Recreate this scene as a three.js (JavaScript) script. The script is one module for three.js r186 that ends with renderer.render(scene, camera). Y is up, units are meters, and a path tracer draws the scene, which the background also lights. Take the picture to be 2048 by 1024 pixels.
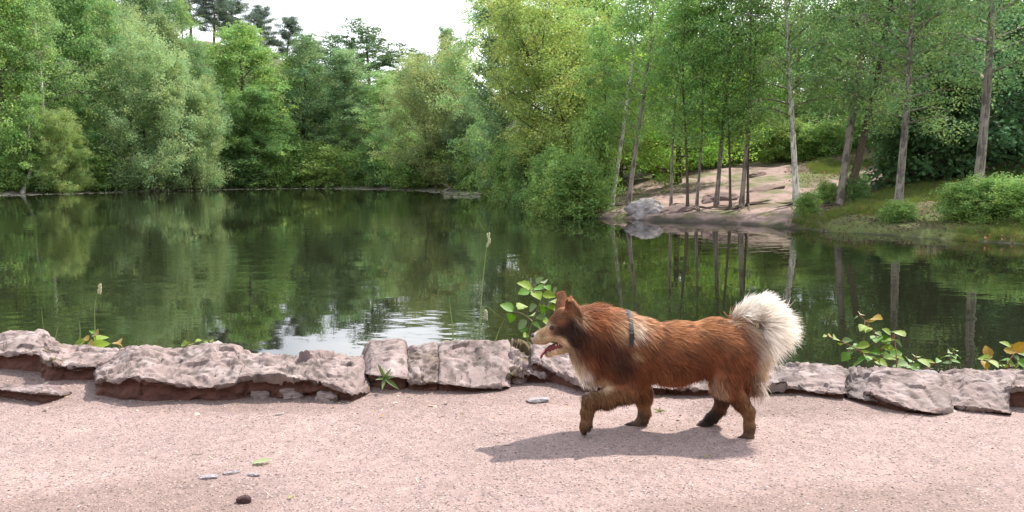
import * as THREE from 'three';
import { mergeGeometries } from 'three/addons/utils/BufferGeometryUtils.js';

// ---------- camera, sky, sun, exposure ----------
const F = 1547, HORIZON = 340, EYE = 1.15, WATER = -0.25;
const scene = new THREE.Scene();
const camera = new THREE.PerspectiveCamera(2 * Math.atan(512 / F) * 180 / Math.PI, 2, 0.05, 1500);
const PITCH = Math.atan((512 - HORIZON) / F);
camera.position.set(0, EYE, 0);
camera.lookAt(0, EYE - Math.sin(PITCH), -Math.cos(PITCH));
const SUN = new THREE.Vector3(0.53, 1, -0.45).normalize();
const renderer = new THREE.WebGLRenderer({ antialias: true });
renderer.toneMapping = THREE.LinearToneMapping;
renderer.toneMappingExposure = 1.75;
renderer.shadowMap.enabled = true;
const sun = new THREE.DirectionalLight(new THREE.Color(1, 0.94, 0.85), 5);
sun.position.copy(SUN).multiplyScalar(120); sun.castShadow = true; sun.shadow.radius = 1.5;
Object.assign(sun.shadow.camera, { left: -90, right: 90, top: 90, bottom: -90, near: 1, far: 300 });
sun.shadow.mapSize.set(4096, 4096);
sun.name = 'sun'; scene.add(sun); scene.add(sun.target);

// ---------- noise ----------
function rngOf(seed) { let s = seed >>> 0; return () => { s = (s + 0x6d2b79f5) | 0; let t = Math.imul(s ^ (s >>> 15), 1 | s); t = (t + Math.imul(t ^ (t >>> 7), 61 | t)) ^ t; return ((t ^ (t >>> 14)) >>> 0) / 4294967296; }; }
const hash3 = (x, y, z) => { let h = Math.imul(x, 374761393) + Math.imul(y, 668265263) + Math.imul(z, 2147483647 - 1442695041); h = Math.imul(h ^ (h >>> 13), 1274126177); return ((h ^ (h >>> 16)) >>> 0) / 4294967296; };
const fade = (t) => t * t * (3 - 2 * t), lerp = (a, b, t) => a + (b - a) * t, clamp = (x, a = 0, b = 1) => Math.min(b, Math.max(a, x));
const sstep = (a, b, x) => fade(clamp((x - a) / (b - a)));
function vnoise(x, y, z, per = 0) {
  const X = Math.floor(x), Y = Math.floor(y), Z = Math.floor(z), u = fade(x - X), v = fade(y - Y), w = fade(z - Z);
  const m = per ? (a) => ((a % per) + per) % per : (a) => a;
  const g = (i, j, k) => hash3(m(X + i), m(Y + j), Z + k);
  return lerp(lerp(lerp(g(0, 0, 0), g(1, 0, 0), u), lerp(g(0, 1, 0), g(1, 1, 0), u), v), lerp(lerp(g(0, 0, 1), g(1, 0, 1), u), lerp(g(0, 1, 1), g(1, 1, 1), u), v), w);
}
function fbm(x, y, z, oct = 4) { let s = 0, a = 0.5, n = 0; for (let i = 0; i < oct; i++) { s += a * vnoise(x, y, z); n += a; a *= 0.5; x *= 2.03; y *= 2.03; z *= 2.03; } return s / n; }

{ // bright hazy sky: white near the horizon and round the sun, pale blue above
  const W = 512, Hh = 256, data = new Float32Array(W * Hh * 4);
  for (let r = 0; r < Hh; r++) for (let c = 0; c < W; c++) {
    const up = ((r + 0.5) / Hh - 0.5) * Math.PI, ro = ((c + 0.5) / W - 0.5) * 2 * Math.PI;
    const d = new THREE.Vector3(Math.cos(ro) * Math.cos(up), Math.sin(up), Math.sin(ro) * Math.cos(up));
    const ang = Math.acos(clamp(d.dot(SUN), -1, 1)), glow = 0.8 * Math.exp(-((ang / 0.85) ** 2));
    const k = clamp(Math.sin(up)), cl = sstep(0.42, 0.62, fbm(d.x * 3 / (k + 0.25), d.z * 3 / (k + 0.25), 3.7, 5));
    const t = Math.pow(k, 0.45) * (1 - 0.7 * cl);
    const o = (r * W + c) * 4;
    data[o] = lerp(1.85, 0.2, t) + glow; data[o + 1] = lerp(1.87, 0.31, t) + glow * 0.98; data[o + 2] = lerp(1.92, 0.52, t) + glow * 0.93; data[o + 3] = 1;
    if (up < 0) { data[o] = 0.35; data[o + 1] = 0.36; data[o + 2] = 0.33; }
  }
  const sky = new THREE.DataTexture(data, W, Hh, THREE.RGBAFormat, THREE.FloatType);
  sky.mapping = THREE.EquirectangularReflectionMapping; sky.magFilter = THREE.LinearFilter; sky.needsUpdate = true;
  scene.background = sky; scene.environment = sky;
}

// ---------- helpers ----------
const CS = Math.cos(PITCH), SN = Math.sin(PITCH);
function ray(px, py) { const u = 512 - py; return new THREE.Vector3(px - 1024, -SN * F + CS * u, -CS * F - SN * u); }
function P(px, py, depth) { const r = ray(px, py); return r.multiplyScalar(depth / -r.z).add(new THREE.Vector3(0, EYE, 0)); }
const V3 = (x, y, z) => new THREE.Vector3(x, y, z);
const used = {};
function numbered(n) { used[n] = (used[n] ?? -1) + 1; return used[n] ? n + '_' + String(used[n]).padStart(3, '0') : n; }
function thing(o, name, label, category, group) { o.name = numbered(name); o.userData = { label, category }; if (group) o.userData.group = group; scene.add(o); return o; }
function structure(o, name, kind = 'structure') { o.name = name; o.userData = { kind }; scene.add(o); return o; }
function part(parent, name, geo, mat) { const m = new THREE.Mesh(geo, mat); m.name = name; parent.add(m); return m; }
const lin = (r, g, b) => new THREE.Color().setRGB(r, g, b);
class GB { // raw triangle collector
  constructor() { this.p = []; this.c = []; this.i = []; this.u = []; }
  v(x, y, z, c, u = 0, w = 0) { this.p.push(x, y, z); if (c) this.c.push(c[0], c[1], c[2]); this.u.push(u, w); return this.p.length / 3 - 1; }
  t(a, b, c) { this.i.push(a, b, c); }
  q(a, b, c, d) { this.i.push(a, b, c, a, c, d); }
  build(normals = true) {
    const g = new THREE.BufferGeometry();
    g.setAttribute('position', new THREE.Float32BufferAttribute(this.p, 3));
    g.setAttribute('uv', new THREE.Float32BufferAttribute(this.u, 2));
    if (this.c.length) g.setAttribute('color', new THREE.Float32BufferAttribute(this.c, 3));
    g.setIndex(this.i); if (normals) g.computeVertexNormals(); return g;
  }
  tube(pts, radii, seg, col, cap = true) { // pts Vector3[]
    let prev = null; const up = new THREE.Vector3(), A = new THREE.Vector3(), B = new THREE.Vector3(), T = new THREE.Vector3(); let len = 0;
    A.set(1, 0, 0);
    for (let k = 0; k < pts.length; k++) {
      T.subVectors(pts[Math.min(k + 1, pts.length - 1)], pts[Math.max(k - 1, 0)]).normalize();
      A.addScaledVector(T, -A.dot(T)); if (A.lengthSq() < 1e-6) A.set(0, 0, 1).addScaledVector(T, -T.z); A.normalize(); B.crossVectors(T, A);
      if (k) len += pts[k].distanceTo(pts[k - 1]);
      const ring = [];
      for (let s = 0; s <= seg; s++) { const a = s / seg * 2 * Math.PI, r = radii[k], x = Math.cos(a) * r, y = Math.sin(a) * r; const cc = typeof col === 'function' ? col(k / (pts.length - 1), a) : col;
        ring.push(this.v(pts[k].x + A.x * x + B.x * y, pts[k].y + A.y * x + B.y * y, pts[k].z + A.z * x + B.z * y, cc, s / seg * Math.max(0.12, 6.28 * radii[0]), len)); }
      if (prev) for (let s = 0; s < seg; s++) this.q(prev[s], prev[s + 1], ring[s + 1], ring[s]);
      prev = ring;
    }
    if (cap) { const e = pts[pts.length - 1]; const c = this.v(e.x, e.y, e.z, typeof col === 'function' ? col(1, 0) : col, 0, len); for (let s = 0; s < seg; s++) this.t(prev[s], prev[s + 1], c); }
  }
}
function dataTex(W, H, fn, srgb, repeat) {
  const d = new Uint8Array(W * H * 4);
  for (let y = 0; y < H; y++) for (let x = 0; x < W; x++) { const c = fn(x / W, y / H, x, y), o = (y * W + x) * 4; d[o] = clamp(c[0]) * 255; d[o + 1] = clamp(c[1]) * 255; d[o + 2] = clamp(c[2]) * 255; d[o + 3] = 255; }
  const t = new THREE.DataTexture(d, W, H); t.wrapS = t.wrapT = THREE.RepeatWrapping; t.magFilter = THREE.LinearFilter; t.minFilter = THREE.LinearMipmapLinearFilter; t.generateMipmaps = true;
  if (srgb) t.colorSpace = THREE.SRGBColorSpace; if (repeat) t.repeat.set(repeat, repeat); t.needsUpdate = true; return t;
}
const tnoise = (u, v, n, s) => vnoise(u * n, v * n, s + 0.5, n);
function tfbm(u, v, n, s, oct) { let r = 0, a = 0.5, t = 0; for (let i = 0; i < oct; i++) { r += a * tnoise(u, v, n << i, s + i * 7); t += a; a *= 0.55; } return r / t; }

// ---------- pond outline and terrain ----------
const pathEdge = (x) => x < 0 ? lerp(-4.3, -4.6, clamp(-x / 2.9)) : x < 1.6 ? lerp(-4.3, -4.12, x / 1.6) : lerp(-4.12, -3.85, clamp((x - 1.6) / 1));
const waterAt = (px, py) => { const r = ray(px, py); const t = (WATER - EYE) / r.y; return [r.x * t, r.z * t]; };
const SHORE = [[-40, -30], ...[[0, 389], [120, 386], [240, 382], [440, 378], [600, 376], [750, 377], [870, 380], [950, 383], [1000, 389], [1030, 402], [1062, 417], [1130, 429], [1200, 437], [1300, 441], [1420, 445], [1530, 452], [1650, 463], [1780, 471], [1880, 479], [2048, 489]].map((p) => waterAt(...p)), [12.5, -10], [14, -4.35], [3, -4.4], [0, -4.75], [-4, -5.05], [-16, -5.1], [-30, -14]];
function shoreDist(x, z) { // positive outside the pond
  let best = 1e9, inside = false;
  for (let i = 0, j = SHORE.length - 1; i < SHORE.length; j = i++) {
    const [ax, az] = SHORE[j], [bx, bz] = SHORE[i], dx = bx - ax, dz = bz - az, t = clamp(((x - ax) * dx + (z - az) * dz) / (dx * dx + dz * dz));
    best = Math.min(best, Math.hypot(x - ax - dx * t, z - az - dz * t));
    if ((az > z) !== (bz > z) && x < ax + (z - az) / (bz - az) * (bx - ax)) inside = !inside;
  }
  return inside ? -best : best;
}
function H(x, z) {
  let d = shoreDist(x, z) + (fbm(x * 0.9, 0.3, z * 0.9, 3) - 0.5) * 0.7;
  if (z > 2.6) return -0.05 + Math.min(11, 0.85 * (z - 2.6)) + (fbm(x * 0.6, 2.5, z * 0.6, 3) - 0.5) * Math.min(1, z - 2.6); // unseen steep bank behind the path, added to block low sky light
  if (z > pathEdge(x) - 0.2) return -0.05;
  if (d < 0) return WATER + Math.max(-0.9, d * 0.35);
  const a = x / Math.max(-z, 1);
  const near = sstep(-5.0, -13, z);
  const slopeL = a < -0.38 ? 0.42 : a < -0.18 ? lerp(0.42, 0.2, (a + 0.38) / 0.2) : a < 0 ? lerp(0.2, 0.1, (a + 0.18) / 0.18) : 0.13;
  const R = sstep(-0.02, 0.08, a);
  const rise = (1 - R) * Math.min(17, slopeL * Math.max(0, d - 1)) + R * (0.145 * Math.max(0, d - 0.4) + 0.16 * Math.max(0, d - 13) - 0.305 * Math.max(0, d - 34));
  const bump = (fbm(x * 0.35, 1.1, z * 0.35, 4) - 0.5) * 0.5 * sstep(0.3, 3, d) + (fbm(x * 2.1, 5.1, z * 2.1, 3) - 0.5) * 0.14 * sstep(0, 0.5, d);
  return WATER + 0.16 * sstep(0, 0.35, d) + near * (rise + bump);
}
function pick(px, py) { // first ground point seen along a sight line
  const r = ray(px, py).normalize(); let t = 5;
  for (; t < 160; t += 0.04) if (EYE + r.y * t < H(r.x * t, r.z * t)) break;
  return new THREE.Vector3(r.x * t, EYE + r.y * t, r.z * t);
}
const inPoly = (poly, x, z) => { let c = false; for (let i = 0, j = poly.length - 1; i < poly.length; j = i++) if ((poly[i].z > z) !== (poly[j].z > z) && x < poly[j].x + (z - poly[j].z) / (poly[i].z - poly[j].z) * (poly[i].x - poly[j].x)) c = !c; return c; };
const SAND = [[[1200, 436], [1240, 385], [1340, 338], [1350, 345], [1290, 372], [1400, 355], [1500, 322], [1572, 321], [1592, 372], [1650, 392], [1640, 420], [1585, 446], [1520, 450], [1300, 441]], [[1560, 390], [1690, 356], [1760, 336], [1805, 314], [1850, 312], [1805, 348], [1720, 374], [1600, 408]]].map((q) => q.map((p) => pick(...p)));
const pathTone = [0.40, 0.29, 0.26];
const leafLitter = [0.085, 0.055, 0.034], mossTone = [0.075, 0.10, 0.018], heath = [0.16, 0.085, 0.06];
{
  const axis = (pieces) => { const out = []; for (const [a, b, s] of pieces) for (let v = a; v < b - 1e-6; v += s) out.push(v); out.push(pieces[pieces.length - 1][1]); return out; };
  const xs = axis([[-600, -200, 50], [-200, -90, 8], [-90, -44, 2], [-44, -4, 0.7], [-4, 16, 0.2], [16, 30, 0.5], [30, 90, 2], [90, 200, 10], [200, 600, 50]]);
  const zs = axis([[-700, -200, 50], [-200, -110, 6], [-110, -64, 1.2], [-64, -38, 0.5], [-38, -13, 0.2], [-13, -6, 0.35], [-6, -4.2, 0.12], [-4.2, 2, 1], [2, 20, 0.8], [20, 300, 40]]);
  const g = new GB();
  for (const z of zs) for (const x of xs) {
    const y = H(x, z), d = shoreDist(x, z), n = fbm(x * 1.3, 2.2, z * 1.3, 4), n2 = fbm(x * 0.5, 8.2, z * 0.5, 3);
    let c = leafLitter.map((v) => v * (0.6 + 0.9 * n));
    const wob = (n - 0.5) * 0.9;
    const sandy = SAND.some((p) => inPoly(p, x + wob, z + wob));
    const a = x / Math.max(1, -z);
    if (z > -40 && a > 0.02) c = c.map((v, k) => lerp(v, [0.10, 0.12, 0.03][k], sstep(0.32, 0.6, n2)));
    if (a < -0.3 && d > 14) c = c.map((v, k) => lerp(v, heath[k], sstep(0.3, 0.5, n)));
    if (d < 1.6 && d > 0) { const m = sstep(0.45, 0.62, fbm(x * 0.8, 4.4, z * 0.8, 3)) * sstep(1.6, 0.5, d) * (a > 0.3 || a < 0 ? 1 : 0.5); c = c.map((v, k) => lerp(v, [0.13, 0.16, 0.02][k], m)); }
    if (sandy) { const s = 0.75 + 0.4 * n; c = c.map((v, k) => lerp(v, [0.30, 0.205, 0.18][k] * s, sstep(0.25, 0.42, n) * (1 - 0.75 * sstep(0.5, 0.6, fbm(x * 2.4 + 9, 6.2, z * 2.4, 4))))); }
    if (a < -0.02 && d > 0 && d < 0.7) c = c.map((v, k) => lerp(v, [0.26, 0.24, 0.2][k], sstep(0.4, 0.6, n)));
    if (d < 0.12 && a > -0.02) c = c.map((v, k) => lerp(v, [0.03, 0.026, 0.018][k], 0.8));
    g.v(x, y, z, c, x, z);
  }
  const n = xs.length;
  for (let j = 0; j + 1 < zs.length; j++) for (let i = 0; i + 1 < n; i++) g.q(j * n + i, (j + 1) * n + i, (j + 1) * n + i + 1, j * n + i + 1);
  const grain = dataTex(512, 512, (u, v) => { const s = 0.55 + 0.75 * tfbm(u, v, 16, 3, 5); return [s, s, s]; }, false, 0.4);
  structure(new THREE.Mesh(g.build(), new THREE.MeshStandardMaterial({ vertexColors: true, roughness: 1, map: grain, bumpMap: grain, bumpScale: 0.07 })), 'ground').receiveShadow = true;
}
{ // water: dark turbid pond with small wind ripples
  const N = 1024, TILE = 9, h = new Float32Array(N * N), rng = rngOf(5), waves = [];
  for (let i = 0; i < 70; i++) {
    const k = Math.round(lerp(10, 120, Math.pow(rng(), 1.6))), ang = (rng() - 0.5) * 1.5 + Math.PI / 2;
    waves.push([Math.round(Math.cos(ang) * k), Math.round(Math.sin(ang) * k), rng() * 6.283, 0.000095 * Math.pow(20 / (k + 6), 1.15)]);
  }
  const nx = new Float32Array(N * N), nz = new Float32Array(N * N);
  for (const [a, b, ph, am] of waves) for (let y = 0; y < N; y++) {
    for (let x = 0; x < N; x++) { const c = Math.cos(2 * Math.PI * (a * x + b * y) / N + ph) * am * 2 * Math.PI / TILE; nx[y * N + x] += c * a; nz[y * N + x] += c * b; }
  }
  const d = new Float32Array(N * N * 4);
  for (let y = 0; y < N; y++) for (let x = 0; x < N; x++) {
    const i = y * N + x, m = 0.2 + 1.3 * sstep(0.4, 0.7, tfbm(x / N, y / N, 4, 11, 3)), sx = nx[i] * m, sz = nz[i] * m;
    d[i * 4] = 0.5 - sx * 0.5; d[i * 4 + 1] = 0.5 - sz * 0.5; d[i * 4 + 2] = 1; d[i * 4 + 3] = 1;
  }
  const t = new THREE.DataTexture(d, N, N, THREE.RGBAFormat, THREE.FloatType); t.wrapS = t.wrapT = THREE.RepeatWrapping; t.magFilter = THREE.LinearFilter; t.repeat.set(1 / TILE, 1 / TILE); t.needsUpdate = true;
  const g = new GB(); const pts = [[-60, -80], [40, -80], [40, -4.9], [-60, -4.9]].map(([x, z]) => g.v(x, WATER, z, null, x, -z));
  g.q(pts[3], pts[2], pts[1], pts[0]);
  structure(new THREE.Mesh(g.build(), new THREE.MeshPhysicalMaterial({ color: lin(0.010, 0.0105, 0.006), roughness: 0.02, ior: 1.36, normalMap: t })), 'pond');
}

// ---------- path of trodden pink grit ----------
const pathY = (x, z) => (fbm(x * 1.1, 0.7, z * 1.1, 3) - 0.5) * 0.03 + (fbm(x * 9, 3.7, z * 9, 3) - 0.5) * 0.012 + 0.05 * sstep(-3.75, -4.25, z) * fbm(x * 2.5, 6.1, z * 2.5, 2);
{
  const axis = (pieces) => { const out = []; for (const [a, b, s] of pieces) for (let v = a; v < b - 1e-6; v += s) out.push(v); out.push(pieces[pieces.length - 1][1]); return out; };
  const xs = axis([[-40, -10, 2], [-10, -3.2, 0.2], [-3.2, 3.2, 0.018], [3.2, 10, 0.2], [10, 40, 2]]), zs = axis([[-4.85, -2.4, 0.018], [-2.4, -1, 0.08], [-1, 3, 0.5]]);
  const g = new GB();
  for (const z of zs) for (const x of xs) {
    const n = fbm(x * 2.2, 9.1, z * 2.2, 4), m = fbm(x * 0.8, 2.9, z * 1.6, 3), y = pathY(x, z) - 0.35 * sstep(0.02, 0.25, pathEdge(x) - z);
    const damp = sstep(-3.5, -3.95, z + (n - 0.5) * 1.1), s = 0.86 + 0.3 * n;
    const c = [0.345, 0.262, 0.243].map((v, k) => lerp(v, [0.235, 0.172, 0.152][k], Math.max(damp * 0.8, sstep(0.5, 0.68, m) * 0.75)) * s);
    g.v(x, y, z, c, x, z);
  }
  const n = xs.length;
  for (let j = 0; j + 1 < zs.length; j++) for (let i = 0; i + 1 < n; i++) g.q(j * n + i, (j + 1) * n + i, (j + 1) * n + i + 1, j * n + i + 1);
  const rng = rngOf(77), W = 2048, base = new Float32Array(W * W), hue = new Float32Array(W * W);
  for (let y = 0; y < W; y++) for (let x = 0; x < W; x++) base[y * W + x] = 0.62 + 0.5 * (tfbm(x / W, y / W, 64, 5, 5) - 0.5);
  for (let k = 0; k < 190000; k++) { // grit: chips of stone, pale or dark
    const cx = rng() * W, cy = rng() * W, r = 0.8 + Math.pow(rng(), 5) * 4.2, e = 0.5 + rng() * 0.7, an = rng() * 3.14, dark = rng() < 0.46, v = dark ? 0.22 + rng() * 0.32 : 0.7 + rng() * 0.32, hu = rng();
    for (let dy = -Math.ceil(r); dy <= r; dy++) for (let dx = -Math.ceil(r); dx <= r; dx++) { const a = dx * Math.cos(an) + dy * Math.sin(an), b = -dx * Math.sin(an) + dy * Math.cos(an); if (a * a + b * b / (e * e) > r * r) continue; const i = (((cy + dy) & 2047) * W + ((cx + dx) & 2047)); base[i] = v; hue[i] = hu; }
  }
  const col = dataTex(W, W, (u, v, x, y) => { const b = base[y * W + x], h = hue[y * W + x]; return [b * 1.06, b * (0.98 + 0.05 * h), b * (0.95 + 0.12 * h)]; }, false, 1 / 2.1);
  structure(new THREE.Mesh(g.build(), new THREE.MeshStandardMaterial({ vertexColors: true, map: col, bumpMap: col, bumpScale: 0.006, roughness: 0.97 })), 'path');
}

// ---------- stone wall ----------
const stoneGrain = dataTex(1024, 1024, (u, v) => { const n = tfbm(u, v, 8, 21, 7), k = tfbm(u, v, 24, 5, 4), r = 1 - Math.abs(tfbm(u, v, 10, 41, 5) - 0.5) * 2, pit = sstep(0.66, 0.74, tfbm(u, v, 40, 61, 3)), s = 0.42 + 0.72 * n + 0.3 * (k - 0.5) - 0.05 * sstep(0.97, 1, r) - 0.22 * pit; return [s * 1.02, s * (0.97 + 0.06 * k), s * (0.95 + 0.1 * k)]; }, false, 1.6);
const stoneMat = new THREE.MeshStandardMaterial({ vertexColors: true, map: stoneGrain, bumpMap: stoneGrain, bumpScale: 0.022, roughness: 0.95 });
const mossyMat = stoneMat;
const wall = thing(new THREE.Group(), 'stone_wall', 'low weathered pink stone edging wall between path and pond', 'wall'); wall.userData.kind = 'thing';
// sections: [px, crest y, lip y, base y]; rough: relief in metres; kind: colour of the weathered top
function facet(x, z, s) { // broken plates: each cell of a jittered grid has its own height and tilt
  const X = Math.floor(x), Z = Math.floor(z); let best = 9, r = null;
  for (let i = -1; i <= 1; i++) for (let j = -1; j <= 1; j++) { const cx = X + i + hash3(X + i, Z + j, s), cz = Z + j + hash3(X + i, Z + j, s + 1), d = (x - cx) ** 2 + (z - cz) ** 2; if (d < best) { best = d; r = [X + i, Z + j, x - cx, z - cz]; } }
  const h = (k) => hash3(r[0], r[1], s + k) - 0.5; return h(2) + r[2] * h(3) * 1.6 + r[3] * h(4) * 1.6;
}
function stoneGeo(sections, seed, { rough = 0.014, width = 0.4, mossy = 0, tone = [0.235, 0.178, 0.164] } = {}) {
  const secs = sections.map(([px, yc, yl, yb]) => {
    const gb = ray(px, yb), t = -EYE / gb.y, zb = -gb.z * t; // depth of the foot
    const lip = P(px, yl, zb - 0.012), crest = P(px, yc, zb + width), foot = P(px, yb, zb);
    return { x: foot.x, xl: lip.x, xc: crest.x, zb, hl: Math.max(0.015, lip.y), hc: crest.y, zc: zb + width };
  });
  const prof = (s) => { // points [x, y, z, zone]
    const mid = lerp(s.hl, s.hc, 0.55) + 0.008;
    return [[s.x, -0.12, -s.zb - 0.02, 0], [s.x, 0, -s.zb, 0], [lerp(s.x, s.xl, 0.6), s.hl * 0.6, -s.zb - 0.005, 0], [s.xl, s.hl * 0.9, -s.zb + 0.004, 0.3], [s.xl, s.hl * 0.97, -s.zb + 0.03, 0.8], [s.xl, s.hl + 0.004, -s.zb + 0.012, 1], [lerp(s.xl, s.xc, 0.5), mid, -lerp(s.zb, s.zc, 0.5), 1], [s.xc, s.hc, -s.zc + 0.03, 1], [s.xc, s.hc - 0.005, -s.zc - 0.03, 1], [s.xc, s.hc - 0.07, -s.zc - 0.13, 1], [s.xc, -0.4, -s.zc - 0.2, 1]];
  };
  const fine = [];
  const total = Math.abs(secs[secs.length - 1].x - secs[0].x), nu = Math.max(10, Math.round(total / 0.008)), nv = 9;
  const g = new GB(), rows = [];
  for (let i = 0; i <= nu; i++) {
    const f = i / nu * (secs.length - 1), k = Math.min(secs.length - 2, Math.floor(f)), t = f - k, a = prof(secs[k]), b = prof(secs[k + 1]);
    const pr = a.map((q, j) => q.map((v, c) => lerp(v, b[j][c], t)));
    const e = Math.min(i, nu - i) / nu * total, tuck = e < 0.035 ? 1 - Math.sqrt(clamp(1 - (1 - e / 0.035) ** 2)) : 0;
    const row = [];
    let vlen = 0; // length along the profile
    for (let j = 0; j + 1 < pr.length; j++) {
      const sdy = pr[j + 1][1] - pr[j][1], sdz = pr[j + 1][2] - pr[j][2], sl = Math.hypot(sdy, sdz) || 1, ny = -sdz / sl, nz = sdy / sl;
      const sub = [1, 7, 6, 4, 3, 26, 26, 5, 6, 4][j];
      for (let q = 0; q < sub + (j === pr.length - 2 ? 1 : 0); q++) {
        const w = q / sub; let [x, y, z, zone] = pr[j].map((v, c) => lerp(v, pr[j + 1][c], w));
        if (tuck) { const cz = -(secs[0].zb + width / 2); z = lerp(z, cz, tuck * 0.22); y = lerp(y, Math.min(y, 0.02), tuck * 0.3); }
        // relief: lumps, ledges and chips
        const n1 = fbm(x * 7 + seed, y * 7, z * 7, 4) - 0.5, n2 = fbm(x * 28, y * 28 + seed, z * 28, 3) - 0.5, led = Math.abs(((fbm(x * 4 + seed * 3, 1.5, z * 4, 2) * 9) % 1) - 0.5);
        const am = rough * (zone > 0.6 ? 1 : 0.7) * (j === 0 ? 0.2 : 1);
        const rg = Math.pow(1 - Math.abs(fbm(x * 11 + seed, y * 11, z * 11, 3) - 0.5) * 2, 6); const fk = Math.round(seed * 10), wx = x + n2 * 0.05, wz = z + y * 1.5 + n1 * 0.06;
        const disp = n1 * 1.4 * am + n2 * 1.3 * am - rg * am * 0.5 + facet(wx * 5.5, wz * 8, fk) * am * 1.7 + facet(wx * 22, wz * 30, fk + 7) * am * 0.6 + (zone > 0.6 && led < 0.1 ? -rough * 0.8 * (1 - led * 10) : 0);
        y += disp * (j === 0 ? 0 : ny); z += disp * (j === 0 ? 0 : nz) + (zone < 0.6 ? facet(wx * 9, y * 14, fk + 3) * am * 1.6 : 0);
        x += (fbm(z * 11, y * 11, seed + 9 + x * 11, 3) - 0.5) * 1.6 * am;
        // colour: red sandstone where freshly broken, with shade painted into it; pinkish grey weathered skin with lichen above
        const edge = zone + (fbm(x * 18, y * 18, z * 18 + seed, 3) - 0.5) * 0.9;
        const li = sstep(0.5, 0.64, fbm(x * 10 + 3, y * 10, z * 10 + seed, 4)), dk = sstep(0.55, 0.66, fbm(x * 22 + 31, y * 16, z * 16, 4)), s = 0.8 + 0.45 * fbm(x * 30, y * 30, z * 30, 2);
        let c = tone.map((v, m) => lerp(lerp(v, [0.31, 0.255, 0.242][m], li * 0.7), [0.10, 0.075, 0.065][m], dk * 0.85));
        if (mossy) { const mo = sstep(0.48, 0.6, fbm(x * 14, y * 14 + 2, z * 14 + 5, 3)) * mossy; c = c.map((v, m) => lerp(v, [0.10, 0.075, 0.03][m], mo)); }
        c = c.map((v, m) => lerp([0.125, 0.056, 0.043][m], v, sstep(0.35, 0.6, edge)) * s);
        row.push(g.v(x, y, z, c, x, vlen + w * 0.1));
      }
      vlen += 0.1;
    }
    rows.push(row);
  }
  for (let i = 0; i + 1 < rows.length; i++) for (let j = 0; j + 1 < rows[i].length; j++) g.q(rows[i][j], rows[i + 1][j], rows[i + 1][j + 1], rows[i][j + 1]);
  for (const [row, flip] of [[rows[0], 0], [rows[rows.length - 1], 1]]) { // end faces
    let cx = 0, cy = 0, cz = 0; for (const r of row) { cx += g.p[r * 3]; cy += g.p[r * 3 + 1]; cz += g.p[r * 3 + 2]; }
    const n = row.length, c = g.v(cx / n, cy / n, cz / n, [0.2, 0.12, 0.1], 0, 0), cp = row.map((r) => g.v(g.p[r * 3], g.p[r * 3 + 1], g.p[r * 3 + 2], [g.c[r * 3] * 0.8, g.c[r * 3 + 1] * 0.75, g.c[r * 3 + 2] * 0.75], g.p[r * 3 + 2], g.p[r * 3 + 1]));
    for (let j = 0; j < n; j++) flip ? g.t(cp[j], cp[(j + 1) % n], c) : g.t(cp[(j + 1) % n], cp[j], c);
  }
  return g.build();
}
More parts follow.
